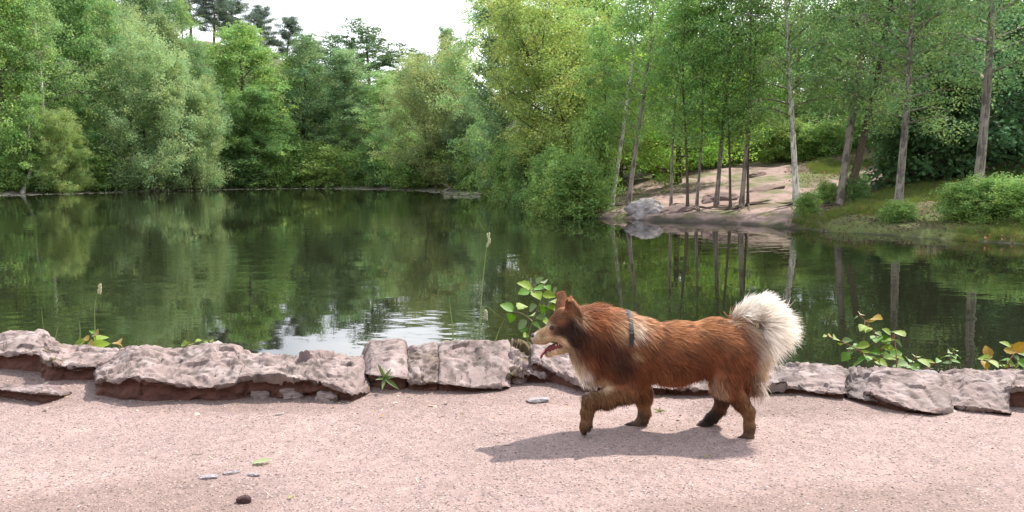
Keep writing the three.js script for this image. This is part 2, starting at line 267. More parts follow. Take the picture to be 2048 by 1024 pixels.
const STONES = [
  [[[-190, 672, 712, 752], [-60, 668, 706, 750], [-12, 668, 706, 748]], { }],
  [[[-20, 672, 706, 748], [6, 664, 706, 748], [14, 660, 706, 750], [50, 660, 704, 752], [82, 661, 706, 755], [90, 672, 712, 757]], { rough: 0.009 }],
  [[[74, 684, 712, 764], [98, 682, 724, 768], [124, 690, 726, 770]], { rough: 0.022, mossy: 0.9, width: 0.33 }],
  [[[104, 687, 722, 768], [140, 692, 732, 768], [190, 695, 730, 768], [250, 697, 725, 768]], { rough: 0.013 }],
  [[[184, 715, 761, 790], [232, 702, 760, 796], [262, 691, 752, 800], [300, 691, 757, 803], [345, 698, 766, 801], [372, 697, 769, 800], [425, 686, 773, 800], [470, 688, 766, 800], [488, 699, 758, 797]], { rough: 0.014, width: 0.42 }],
  [[[476, 699, 757, 798], [500, 706, 753, 796], [560, 711, 754, 796], [592, 712, 757, 796], [618, 704, 757, 797], [660, 706, 768, 802], [705, 709, 786, 806], [738, 703, 778, 790]], { rough: 0.017, width: 0.44 }],
  [[[727, 694, 742, 772], [742, 678, 748, 780], [780, 677, 750, 784], [815, 680, 753, 784]], { rough: 0.008 }],
  [[[811, 691, 760, 784], [845, 691, 764, 786], [878, 684, 762, 785]], { rough: 0.019, mossy: 0.4 }],
  [[[874, 683, 764, 787], [915, 682, 769, 787], [945, 681, 773, 787], [1000, 680, 769, 785], [1022, 682, 772, 780]], { rough: 0.009 }],
  [[[1016, 683, 752, 776], [1050, 686, 742, 772], [1098, 696, 752, 770]], { rough: 0.026, mossy: 1, width: 0.34 }],
  [[[1062, 681, 716, 768], [1110, 688, 742, 772], [1150, 697, 762, 784], [1198, 706, 780, 794]], { rough: 0.011, width: 0.36 }],
  [[[1194, 706, 770, 788], [1260, 708, 772, 790], [1338, 712, 775, 790]], { }],
  [[[1334, 716, 776, 790], [1430, 722, 778, 790], [1532, 728, 778, 790]], { }],
  [[[1526, 731, 776, 790], [1560, 730, 772, 788], [1606, 729, 774, 788]], { rough: 0.016, tone: [0.19, 0.15, 0.142] }],
  [[[1594, 730, 772, 786], [1612, 728, 779, 790], [1650, 729, 784, 795], [1698, 735, 787, 801]], { rough: 0.008, width: 0.34 }],
  [[[1692, 735, 790, 798], [1725, 735, 797, 806], [1768, 740, 803, 813]], { rough: 0.016, width: 0.32, tone: [0.18, 0.145, 0.137] }],
  [[[1736, 738, 784, 806], [1765, 735, 797, 815], [1815, 740, 815, 826], [1862, 746, 823, 829], [1914, 748, 817, 822]], { rough: 0.009, width: 0.31 }],
  [[[1884, 737, 806, 812], [1930, 733, 815, 820], [1985, 737, 820, 825], [2030, 744, 826, 830]], { rough: 0.012, width: 0.31 }],
  [[[2014, 742, 774, 812], [2060, 740, 778, 815], [2240, 744, 786, 822]], { rough: 0.012, width: 0.33 }],
];
STONES.push([[[2234, 744, 790, 822], [2330, 742, 800, 826], [2440, 748, 802, 826]], { width: 0.33 }], [[[2430, 746, 796, 824], [2560, 744, 806, 828], [2680, 748, 806, 828]], { width: 0.33, rough: 0.01 }], [[[2670, 748, 800, 826], [2800, 746, 808, 828], [3000, 750, 808, 828]], { width: 0.33 }], [[[-420, 676, 716, 754], [-300, 670, 708, 754], [-186, 674, 712, 752]], { rough: 0.012 }], [[[-720, 676, 716, 756], [-560, 670, 712, 756], [-412, 676, 716, 754]], { rough: 0.012 }]);
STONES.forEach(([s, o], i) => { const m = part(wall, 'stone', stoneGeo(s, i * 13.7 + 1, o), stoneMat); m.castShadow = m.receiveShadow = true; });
// crumbled mortar lumps at the wall's foot and loose stones
function lumpGeo(seed, sx, sy, sz, rough, col, sub = 4) {
  const g = new THREE.IcosahedronGeometry(1, sub), p = g.attributes.position, c = [];
  for (let i = 0; i < p.count; i++) {
    const v = new THREE.Vector3().fromBufferAttribute(p, i), q = Math.pow(Math.abs(v.x), 4) + Math.pow(Math.abs(v.y), 4) + Math.pow(Math.abs(v.z), 4), k = Math.pow(q, -0.25) * 0.5 + 0.5;
    const n = 1 + (fbm(v.x * 1.8 + seed, v.y * 1.8, v.z * 1.8, 4) - 0.5) * rough * 2 + (fbm(v.x * 7 + seed, v.y * 7, v.z * 7, 2) - 0.5) * rough * 0.5;
    p.setXYZ(i, v.x * sx * n * k, v.y * sy * n * k, v.z * sz * n * k);
    const s = 0.75 + 0.5 * fbm(v.x * 4, v.y * 4 + seed, v.z * 4, 3); c.push(col[0] * s, col[1] * s, col[2] * s);
  }
  g.setAttribute('color', new THREE.Float32BufferAttribute(c, 3)); g.computeVertexNormals(); return g;
}
const onPath = (px, py) => { const r = ray(px, py), t = -EYE / r.y; return new THREE.Vector3(r.x * t, pathY(r.x * t, r.z * t), r.z * t); };
for (const [px, py, s, k] of [[520, 797, 0.04, 1], [580, 796, 0.055, 2], [650, 806, 0.045, 3], [1035, 772, 0.04, 4]]) {
  const m = part(wall, 'mortar_lump', lumpGeo(k * 9, s * 1.3, s * 0.8, s, 0.45, [0.33, 0.26, 0.24]), stoneMat); m.position.copy(onPath(px, py)); m.position.y += s * 0.2; m.position.z -= 0.03;
}
for (const [px, py, sx, sy, sz, rot, col, label] of [
  [1076, 806, 0.06, 0.014, 0.025, 0.2, [0.46, 0.42, 0.43], 'small flat grey stone on path in front of the dog chest'],
  [418, 958, 0.032, 0.007, 0.016, 0.1, [0.52, 0.47, 0.5], 'pale flat chip of stone, leftmost of three on the path'],
  [463, 949, 0.028, 0.006, 0.013, 0.4, [0.50, 0.45, 0.47], 'pale flat chip of stone, middle one of three on the path'],
  [507, 953, 0.025, 0.007, 0.012, -0.2, [0.5, 0.45, 0.46], 'pale flat chip of stone just below the fallen green leaf'],
  [488, 1006, 0.024, 0.016, 0.016, 0.3, [0.10, 0.055, 0.05], 'dark brown clod of earth at the bottom of the path'],
  [560, 832, 0.022, 0.006, 0.008, 0.5, [0.62, 0.58, 0.52], 'white elongated chip on path below the long wall boulder'],
  [1852, 748, 0.055, 0.02, 0.045, 0.1, [0.30, 0.26, 0.26], 'small dark stone lying on top of the right wall'],
]) {
  const m = thing(new THREE.Mesh(lumpGeo(px, sx, sy, sz, 0.3, col, 4), stoneMat), 'loose_stone', label, 'stone');
  if (py < 760) m.position.copy(P(px, py, 4.0)); else { m.position.copy(onPath(px, py)); m.position.y += sy * 0.45; }
  m.rotation.y = rot; m.castShadow = true;
}
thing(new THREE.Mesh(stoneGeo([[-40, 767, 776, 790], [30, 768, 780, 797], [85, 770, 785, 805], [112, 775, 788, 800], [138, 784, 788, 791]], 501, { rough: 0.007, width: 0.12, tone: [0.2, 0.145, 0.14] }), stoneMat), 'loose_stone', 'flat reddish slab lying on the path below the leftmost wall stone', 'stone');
{ // gravel strewn over the path, and dry straw and leaf scraps
  const rng = rngOf(31), mat = new THREE.MeshStandardMaterial({ roughness: 0.95 }), M = new THREE.Matrix4(), Q = new THREE.Quaternion(), E = new THREE.Euler();
  const scatter = (name, geo, n, size, tones, flat, zfar, znear = 2.2) => {
    const im = new THREE.InstancedMesh(geo, mat, n), col = new THREE.Color();
    for (let i = 0; i < n; i++) {
      const z = -znear - Math.pow(rng(), 0.8) * (zfar - znear), x = (rng() - 0.5) * (5.6 + 0.2 * -z), s = size * (0.4 + Math.pow(rng(), 3) * 1.5), e = [0.7 + rng() * 0.8, flat * (0.6 + rng() * 0.6), 0.6 + rng() * 0.7];
      E.set((rng() - 0.5) * 0.6, rng() * 6.3, (rng() - 0.5) * 0.6); Q.setFromEuler(E);
      M.compose(new THREE.Vector3(x, pathY(x, z) + s * flat * 0.25, z), Q, new THREE.Vector3(s * e[0], s * e[1], s * e[2])); im.setMatrixAt(i, M);
      const t = tones[Math.floor(rng() * tones.length)], v = 0.75 + rng() * 0.5; im.setColorAt(i, col.setRGB(t[0] * v, t[1] * v, t[2] * v));
    }
    structure(im, name, 'stuff');
  };
  const peb = new THREE.IcosahedronGeometry(1, 1); { const p = peb.attributes.position; for (let i = 0; i < p.count; i++) { const x = p.getX(i), y = p.getY(i), z = p.getZ(i), n = 0.75 + 0.5 * vnoise(x * 1.7 + 5, y * 1.7 + 5, z * 1.7 + 5); p.setXYZ(i, x * n, y * n, z * n); } peb.computeVertexNormals(); }
  scatter('gravel', peb, 20000, 0.0026, [[0.33, 0.25, 0.23], [0.28, 0.2, 0.18], [0.38, 0.31, 0.30], [0.33, 0.25, 0.23], [0.13, 0.09, 0.085], [0.22, 0.155, 0.14]], 0.55, 4.35);
  const flake = new THREE.CylinderGeometry(1, 0.8, 0.3, 6); scatter('leaf_scraps', flake, 700, 0.0065, [[0.3, 0.2, 0.12], [0.16, 0.1, 0.06], [0.42, 0.36, 0.26], [0.1, 0.07, 0.05]], 0.5, 4.25, 3.45);
  const straw = new THREE.BoxGeometry(8, 0.35, 0.6); straw.translate(0, 0.2, 0);
  scatter('straw_litter', straw, 1500, 0.0022, [[0.5, 0.42, 0.28], [0.2, 0.14, 0.1], [0.09, 0.06, 0.05], [0.35, 0.27, 0.18]], 0.8, 4.35);
}

// ---------- trees ----------
const barkTex = (white) => dataTex(256, 512, (u, v) => {
  const n = tfbm(u, v, 8, 3, 5), dash = tnoise(u * 1, v, 64, 8) > 0.68 && tnoise(u, v, 6, 2) > 0.45, rough = sstep(0.5, 0.62, tfbm(u, v, 4, 12, 4));
  if (!white) { const s = 0.5 + 0.8 * n - (Math.abs(tnoise(u, v * 0.25, 32, 6) - 0.5) < 0.08 ? 0.25 : 0); return [s, s * 0.97, s * 0.92]; }
  const s = dash ? 0.18 : lerp(0.62 + 0.5 * n, 0.25, rough * 0.8); return [s, s * 0.98, s * 0.95];
}, false, 1);
const birchBark = barkTex(true), darkBark = barkTex(false); birchBark.repeat.set(1.5, 0.8); darkBark.repeat.set(2, 1);
const barkMats = {
  birch: new THREE.MeshStandardMaterial({ color: lin(0.8, 0.77, 0.72), map: birchBark, bumpMap: birchBark, bumpScale: 0.01, roughness: 0.9 }),
  greybirch: new THREE.MeshStandardMaterial({ color: lin(0.30, 0.26, 0.23), map: birchBark, bumpMap: birchBark, bumpScale: 0.015, roughness: 0.9 }),
  dark: new THREE.MeshStandardMaterial({ color: lin(0.13, 0.10, 0.075), map: darkBark, bumpMap: darkBark, bumpScale: 0.02, roughness: 1 }),
  pine: new THREE.MeshStandardMaterial({ color: lin(0.20, 0.13, 0.09), map: darkBark, bumpMap: darkBark, bumpScale: 0.02, roughness: 1 }),
};
{ // film of pollen and leaf scraps drifting along the far waterline
  const rng = rngOf(88), n = 2600, im = new THREE.InstancedMesh(new THREE.CylinderGeometry(1, 1, 0.1, 6), new THREE.MeshStandardMaterial({ roughness: 0.9 }), n), M = new THREE.Matrix4(), col = new THREE.Color(); let k = 0;
  for (let t = 0; t < 60000 && k < n; t++) { const p = P(lerp(-60, 960, rng()), 380, lerp(38, 64, rng())), d = shoreDist(p.x, p.z); if (d > -0.05 || d < -3.2 || rng() > 0.15 + Math.exp(d * 1.2)) continue; p.y = WATER + 0.004; const s = 0.03 + rng() * rng() * 0.14, v = 0.6 + rng() * 0.6; M.compose(p, new THREE.Quaternion(), V3(s, 0.03, s * 0.7)); im.setMatrixAt(k, M); im.setColorAt(k++, col.setRGB(0.34 * v, 0.33 * v, 0.24 * v)); }
  im.count = k; structure(im, 'pond_scum', 'stuff');
}
const leafMats = {};
function leafMat(tint) { const k = tint.join(); return leafMats[k] ??= new THREE.MeshPhysicalMaterial({ color: lin(...tint), vertexColors: true, roughness: 0.9, transmission: 0.5, thickness: 0, specularIntensity: 0.35, side: THREE.DoubleSide }); }
function addLeaf(g, c, size, slim, n, rng, col, droop) {
  // a folded diamond leaf with its own random facing
  let ax = rng() * 2 - 1, ay = (rng() * 2 - 1) * 0.6 - droop, az = rng() * 2 - 1; let l = Math.hypot(ax, ay, az) || 1; ax /= l; ay /= l; az /= l;
  let bx = rng() * 2 - 1, by = rng() * 2 - 1, bz = rng() * 2 - 1; const d = ax * bx + ay * by + az * bz; bx -= ax * d; by -= ay * d; bz -= az * d; l = Math.hypot(bx, by, bz) || 1;
  const L = size * (0.6 + rng() * 0.8), W = L * slim * 0.5; bx *= W / l; by *= W / l; bz *= W / l; ax *= L; ay *= L; az *= L;
  const i = g.v(c.x, c.y, c.z, col); g.v(c.x + ax * 0.45 + bx, c.y + ay * 0.45 + by, c.z + az * 0.45 + bz, col); g.v(c.x + ax, c.y + ay, c.z + az, col); g.v(c.x + ax * 0.5 - bx, c.y + ay * 0.5 - by - W * 0.25, c.z + az * 0.5 - bz, col);
  g.t(i, i + 1, i + 2); g.t(i, i + 2, i + 3);
}
const EMPTY = () => 0;
// one kind of tree; returns { trunk, branches, crown } geometries with the base at the origin
function growTree(o, seed) {
  const rng = rngOf(seed), gs = (s) => (rng() + rng() + rng() - 1.5) * s * 1.15, wood = new GB(), limbs = new GB(), leaves = new GB();
  const stems = o.stems ?? [{ lean: o.lean ?? [0, 0], h: 1, off: [0, 0] }];
  for (const st of stems) {
    const h = o.h * st.h, K = 14, pts = [], rad = [], bend = o.bend ?? 0.02, ph = rng() * 6, ph2 = rng() * 6;
    const sweep = st.sweep ?? o.sweep ?? 0; // a curved foot
    for (let k = 0; k <= K; k++) {
      const t = k / K;
      pts.push(V3(st.off[0] + st.lean[0] * h * t - sweep * Math.sin(Math.min(1, t * 3) * Math.PI / 2) + Math.sin(t * 5 + ph) * bend * h * t, t * h - (k ? 0 : 0.3), st.off[1] + st.lean[1] * h * t + Math.sin(t * 4 + ph2) * bend * h * t));
      rad.push(o.r * (st.r ?? 1) * (Math.pow(1 - t, 0.8) * 0.92 + 0.05) * (1 + 0.7 * Math.exp(-t * 40)));
    }
    wood.tube(pts, rad, 9, null);
    const at = (t) => { const f = clamp(t) * K, k = Math.min(K - 1, Math.floor(f)); return pts[k].clone().lerp(pts[k + 1], f - k); };
    const n = Math.round(o.limbs * (st.h ** 1.5)); let az = rng() * 6.28;
    for (let i = 0; i < n; i++) {
      const u = (i + rng() * 0.7) / n, t = lerp(o.from, 0.98, u); az += 2.4 + gs(0.5);
      const R = o.width * o.shape(u) * h / o.h * (0.65 + rng() * 0.5), up = lerp(o.up[0], o.up[1], u) + gs(0.15), root = at(t), br = Math.max(0.006, rad[Math.floor(t * K)] * 0.45);
      const dir = V3(Math.cos(az) * Math.cos(up), Math.sin(up), Math.sin(az) * Math.cos(up)), lp = [], lr = [], side = V3(-Math.sin(az), 0, Math.cos(az));
      const wob = gs(0.22);
      for (let k = 0; k <= 5; k++) { const s = k / 5; lp.push(root.clone().addScaledVector(dir, R * s).addScaledVector(side, wob * R * s * s).add(V3(0, (o.curl ?? 0.1) * R * s * s - (o.weep ?? 0) * R * Math.pow(s, 3), 0))); lr.push(lerp(br, 0.004, s)); }
      limbs.tube(lp, lr, 4, null, false);
      const clumps = Math.max(2, Math.round(o.clumps * (0.4 + R / o.width)));
      for (let c = 0; c < clumps; c++) {
        const s = lerp(o.inner ?? 0.3, 1.06, Math.pow(rng(), 0.75)), f = Math.min(4.99, s * 5), q = Math.floor(Math.min(f, 4)), p = lp[q].clone().lerp(lp[q + 1], Math.min(1, f - q));
        const spread = o.spread * R * (0.35 + 0.65 * s);
        const cc = p.clone().add(V3(gs(spread), gs(spread * 0.7) - (o.hang ?? 0) * rng(), gs(spread)));
        if (rng() < 0.6) limbs.tube([p, p.clone().lerp(cc, 0.55).add(V3(0, 0.06 * R, 0)), cc], [0.012 * o.r / 0.15, 0.007, 0.003], 3, null, false);
        const tone = 0.78 + rng() * 0.45, warm = gs(0.16), cr = o.clumpR * (0.55 + rng() * 0.9), count = Math.round(o.leaves * (0.6 + rng() * 0.8));
        for (let l = 0; l < count; l++) {
          const pos = V3(cc.x + gs(cr), cc.y + gs(cr * (o.flat ?? 0.75)), cc.z + gs(cr)); if (o.hang) pos.y -= rng() * o.hang * 0.6;
          const k = tone * (0.8 + rng() * 0.4), w = warm + gs(0.12);
          addLeaf(leaves, pos, o.leaf, o.slim ?? 0.65, null, rng, [o.col[0] * k * (1 + w), o.col[1] * k, o.col[2] * k * (1 - w * 0.8)], o.droop ?? 0.2);
        }
      }
    }
  }
  return { trunk: wood.build(), branches: limbs.build(), crown: leaves.build(false), tris: leaves.i.length / 3 };
}
const dome = (u) => Math.sqrt(Math.max(0.05, 1 - (u * 1.05 - 0.35) ** 2 / 0.6)), spire = (u) => 0.25 + 0.85 * Math.sin(Math.PI * Math.pow(1 - u, 1.2) * 0.85 + 0.15), column = (u) => 0.3 + 0.75 * Math.pow(Math.sin(Math.PI * (0.22 + 0.72 * u)), 0.7);
const G1 = [0.125, 0.19, 0.055];
const KINDS = {
  birch: { h: 11, r: 0.11, limbs: 52, from: 0.12, width: 2.0, shape: spire, up: [0.35, 1.0], weep: 0.35, clumps: 9, clumpR: 0.26, leaves: 46, leaf: 0.075, spread: 0.25, hang: 0.35, droop: 0.6, col: [0.125, 0.185, 0.07], bend: 0.012, slim: 0.75 },
  youngbirch: { h: 9, r: 0.055, limbs: 36, from: 0.3, width: 1.35, shape: spire, up: [0.5, 1.1], weep: 0.2, clumps: 7, clumpR: 0.22, leaves: 34, leaf: 0.07, spread: 0.3, hang: 0.2, droop: 0.5, col: [0.12, 0.195, 0.06], bend: 0.02, slim: 0.75 },
  oak: { h: 10, r: 0.2, limbs: 40, from: 0.05, width: 3.1, shape: dome, up: [0.05, 0.9], clumps: 20, clumpR: 0.36, leaves: 46, leaf: 0.125, spread: 0.26, col: [0.115, 0.18, 0.05], flat: 0.55, bend: 0.02 },
  airy: { h: 11, r: 0.2, limbs: 34, from: 0.2, width: 3.3, shape: dome, up: [0.15, 0.9], clumps: 16, clumpR: 0.27, leaves: 34, leaf: 0.13, spread: 0.24, col: [0.075, 0.11, 0.04], flat: 0.5, bend: 0.04 },
  willow: { h: 7.5, r: 0.13, limbs: 34, from: 0.06, width: 3.2, shape: dome, up: [0.1, 1.1], curl: 0.2, clumps: 20, clumpR: 0.33, leaves: 48, leaf: 0.1, spread: 0.24, col: [0.14, 0.185, 0.085], bend: 0.04, slim: 0.5,
    stems: [{ lean: [0.1, 0.03], h: 1, off: [0, 0] }, { lean: [-0.22, 0.05], h: 0.85, off: [-0.15, 0.1], r: 0.8 }, { lean: [0.05, -0.2], h: 0.8, off: [0.1, -0.15], r: 0.7 }] },
  column: { h: 13, r: 0.16, limbs: 58, from: 0.03, width: 2.0, shape: column, up: [0.3, 1.1], clumps: 12, clumpR: 0.32, leaves: 46, leaf: 0.11, spread: 0.28, col: [0.10, 0.15, 0.07], bend: 0.015 },
  pine: { h: 11, r: 0.2, limbs: 30, from: 0.36, width: 2.5, shape: (u) => 1 - 0.5 * u, up: [0.0, 0.9], clumps: 16, clumpR: 0.42, leaves: 60, leaf: 0.2, spread: 0.22, col: [0.05, 0.075, 0.042], flat: 0.55, slim: 0.22, bend: 0.03, droop: -0.3 },
  bush: { h: 1.9, r: 0.03, limbs: 22, from: 0.05, width: 1.15, shape: dome, up: [0.1, 1.2], clumps: 9, clumpR: 0.2, leaves: 34, leaf: 0.082, spread: 0.46, col: G1, bend: 0.06,
    stems: [[0.1, 0.1], [-0.3, 0.1], [0.25, -0.2], [-0.1, -0.3]].map((l, i) => ({ lean: l, h: 1 - i * 0.1, off: [l[0] * 0.3, l[1] * 0.3] })) },
  beech: { h: 8, r: 0.12, limbs: 30, from: 0.06, width: 2.6, shape: dome, up: [0.0, 0.9], clumps: 17, clumpR: 0.32, leaves: 44, leaf: 0.1, spread: 0.28, col: [0.145, 0.23, 0.045], flat: 0.4, bend: 0.02 },
};
const grown = {};
let triCount = 0;
function kind(k, variant) { const id = k + variant; if (!grown[id]) { grown[id] = growTree(KINDS[k], 1000 + variant * 77 + k.length * 31 + k.charCodeAt(0)); triCount += grown[id].tris; } return grown[id]; }
function placeTree(o) { // o: kind, variant, at (Vector3), s, turn, tint, bark, lean, name, label, group
  const k = o.geo ?? kind(o.kind, o.v ?? 0), root = new THREE.Group();
  const tr = part(root, 'trunk', k.trunk, barkMats[o.bark ?? 'dark']); part(root, 'branches', k.branches, barkMats[o.bark === 'birch' ? 'greybirch' : o.bark ?? 'dark']); part(root, 'crown', k.crown, leafMat(o.tint ?? [1, 1, 1]));
  root.traverse((m) => { if (m.isMesh) m.castShadow = m.receiveShadow = true; });
  root.position.copy(o.at); root.scale.set(o.w ?? o.s ?? 1, o.s ?? 1, o.w ?? o.s ?? 1); root.rotation.set(o.tilt?.[0] ?? 0, o.turn ?? 0, o.tilt?.[1] ?? 0);
  return thing(root, o.name, o.label, o.cat ?? 'tree', o.group);
}
const spot = (px, depth) => { const p = P(px, 380, depth); p.y = H(p.x, p.z) - 0.05; return p; };
const FRESH = [2.1, 2.15, 1.9], PALE = [2.45, 2.5, 2.3], OLIVE = [2.45, 2.2, 1.8], DEEP = [1.5, 1.7, 1.75], YELLOW = [2.6, 2.35, 1.4], BLUE = [1.9, 2.05, 2.4];
// left and far bank: [kind, variant, px, depth, height scale, width scale, tint, bark, name, label]
const BANK = [
  ['oak', 0, 20, 47, 1.15, 1.0, FRESH, 'dark', 'broadleaf_tree', 'bright green broadleaf tree filling the left edge of the picture'],
  ['birch', 0, 95, 48, 1.15, 1.25, FRESH, 'birch', 'birch_tree', 'bright green birch, first birch from the left edge'],
  ['oak', 1, 165, 52, 1.2, 1.05, DEEP, 'dark', 'broadleaf_tree', 'dark green broad tree, second broadleaf tree from the left edge'],
  ['willow', 1, 125, 46.8, 0.6, 0.55, [2.3, 2.3, 1.5], 'dark', 'small_tree', 'low yellowish small tree at water edge on the left bank'],
  ['willow', 0, 300, 52, 1.3, 1.05, PALE, 'dark', 'willow_tree', 'tall pale grey-green willow on the left bank'],
  ['birch', 1, 235, 51.5, 0.8, 0.9, PALE, 'birch', 'birch_tree', 'birch with leaning white trunk in front of the pale willow'],
  ['willow', 1, 375, 54, 1.1, 0.85, PALE, 'dark', 'willow_tree', 'narrower pale willow beside the tall pale one on the left bank'],
  ['birch', 0, 415, 56, 0.78, 0.85, OLIVE, 'birch', 'birch_tree', 'olive-yellow birch between the pale willows and dark green oak'],
  ['oak', 0, 490, 61, 1.08, 1.25, FRESH, 'dark', 'oak_tree', 'rich green rounded oak, tallest crown left of the sky gap'],
  ['oak', 1, 520, 59.5, 0.7, 0.8, DEEP, 'dark', 'oak_tree', 'low dark oak bough at water level under the rich green oak'],
  ['column', 0, 612, 64, 0.84, 1.25, FRESH, 'dark', 'poplar_tree', 'tall green tree right of the rounded oak'],
  ['column', 1, 690, 64, 0.76, 1.4, PALE, 'dark', 'poplar_tree', 'paler tree just left below the skyline oak'],
  ['airy', 0, 742, 74, 1.02, 1.6, DEEP, 'dark', 'oak_tree', 'airy dark oak with open branches standing against the sky'],
  ['airy', 1, 690, 77, 0.86, 1.4, DEEP, 'dark', 'oak_tree', 'second airy oak, left behind the skyline oak'],
  ['airy', 1, 800, 75, 0.82, 1.3, DEEP, 'dark', 'oak_tree', 'third airy oak, right behind the skyline oak'],
  ['birch', 1, 765, 63, 0.78, 1.6, PALE, 'dark', 'birch_tree', 'pale green birch below the airy skyline oak'],
  ['column', 0, 835, 68, 0.72, 1.3, FRESH, 'dark', 'poplar_tree', 'upright green tree right of the airy skyline oak'],
  ['column', 1, 897, 74, 0.92, 1.1, FRESH, 'dark', 'poplar_tree', 'slim dark conical tree rising into the sky gap'],
  ['willow', 0, 880, 55, 1.15, 1.15, OLIVE, 'dark', 'willow_tree', 'rounded olive-green willow dome on the far bank'],
  ['birch', 0, 800, 60, 0.55, 1.0, PALE, 'dark', 'birch_tree', 'short pale birch left of the olive willow dome'],
  ['willow', 1, 945, 53, 0.72, 0.7, DEEP, 'pine', 'willow_tree', 'low willow with spreading reddish stems above the fallen branch'],
  ['birch', 1, 985, 48, 1.2, 1.6, PALE, 'birch', 'birch_tree', 'tall pale green birch at the right edge of the sky gap'],
  ['column', 1, 1010, 40, 0.85, 1.0, FRESH, 'dark', 'poplar_tree', 'green tree crowding behind the yellow-green leaning tree'],
];
for (const [k, v, px, dep, s, w, tint, bark, name, label] of BANK) placeTree({ kind: k, v, at: spot(px, dep), s, w, turn: px * 0.7, tint, bark, name, label });
KINDS.curved = { ...KINDS.youngbirch, h: 7, r: 0.13, from: 0.42, sweep: -0.9, width: 1.6, bend: 0.03 };
for (const [px, dep, s, turn, label] of [[436, 58.2, 0.95, 0.2, 'small birch with a white curved foot on the far left bank'], [243, 51.3, 0.9, 0.4, 'thin birch with pale leaning trunk at the left waterline'], [182, 50.2, 0.85, 3.3, 'thin upright pale birch left of the leaning one'], [42, 45.8, 0.8, 0.1, 'pale thin birch trunk near the left edge of the water'], [698, 62.5, 0.8, 3, 'thin pale birch on the far bank below the skyline oak']]) placeTree({ kind: 'curved', at: spot(px, dep), s, turn, tint: FRESH, bark: 'birch', name: 'thin_birch', label });
// the leaning tree with yellow-green leaves by the right bank
KINDS.leaner = { ...KINDS.willow, h: 7.2, r: 0.15, from: 0.18, width: 3.0, stems: [{ lean: [-0.32, 0.05], h: 1, off: [0, 0] }, { lean: [-0.1, -0.1], h: 0.95, off: [-0.7, -0.5], r: 0.7 }], limbs: 40, clumps: 17, col: [0.165, 0.205, 0.06], slim: 0.6, leaf: 0.085 };
placeTree({ kind: 'leaner', at: spot(1172, 28), s: 0.85, w: 1.0, tint: FRESH, name: 'leaning_tree', label: 'yellow-green tree with dark trunk leaning left over the water', bark: 'dark' });
// second and third rows that fill the wood: one tone each, told apart only by place
const nth = ['first', 'second', 'third', 'fourth', 'fifth', 'sixth', 'seventh', 'eighth', 'ninth', 'tenth', 'eleventh', 'twelfth', 'thirteenth', 'fourteenth', 'fifteenth', 'sixteenth'];
for (const [row, depth0, n, x0, x1, sc, lab, grp] of [
  ['a', 55, 8, -120, 430, 1.1, 'tree in the second row behind the left bank', 'trees behind the left bank'],
  ['b', 63, 8, -160, 400, 1.2, 'tree high on the wooded left slope', 'trees on the left slope'],
  ['c', 68, 11, 430, 960, 0.75, 'tree in the row behind the far bank', 'trees behind the far bank'],
]) {
  const rng = rngOf(n * 71 + depth0);
  for (let i = 0; i < n; i++) {
    const px = lerp(x0, x1, (i + 0.2 + rng() * 0.6) / n), ks = ['oak', 'birch', 'column', 'willow'][(i * 3 + n) % 4];
    placeTree({ kind: ks, v: i % 2, at: spot(px, depth0 + rng() * 5), s: sc * (0.8 + rng() * 0.3) * (ks === 'willow' ? 1.25 : ks === 'column' ? 0.85 : 1), w: sc * (row === 'c' ? 1.35 : 1.05), turn: rng() * 6, tint: [FRESH, PALE, DEEP, OLIVE][Math.floor(rng() * 4)], name: 'woodland_tree', label: `${lab}, ${nth[i]} from the left`, group: grp });
  }
}
// pines on the heather ridge
for (const [px, dep, s, label] of [[300, 84, 1.0, 'pine at the left end of the ridge above the heather slope'], [352, 88, 1.15, 'second pine from the left on the ridge'], [395, 92, 1.0, 'third pine from the left on the ridge'], [440, 90, 1.1, 'fourth pine from the left on the ridge'], [482, 94, 1.25, 'tallest pine on the ridge above the rounded oak'], [530, 96, 1.05, 'thin pine on the ridge right of the tallest pine'], [585, 98, 1.1, 'bushy pine on the ridge left of the skyline oak'], [640, 98, 0.95, 'last pine on the right end of the ridge']])
  placeTree({ kind: 'pine', v: px % 2, at: spot(px, dep), s: s * (px > 430 ? 0.64 : 0.74), w: s * 0.95, turn: px, tint: [2.6, 2.5, 2.9], bark: 'pine', name: 'pine_tree', label, group: 'pines on the ridge' });
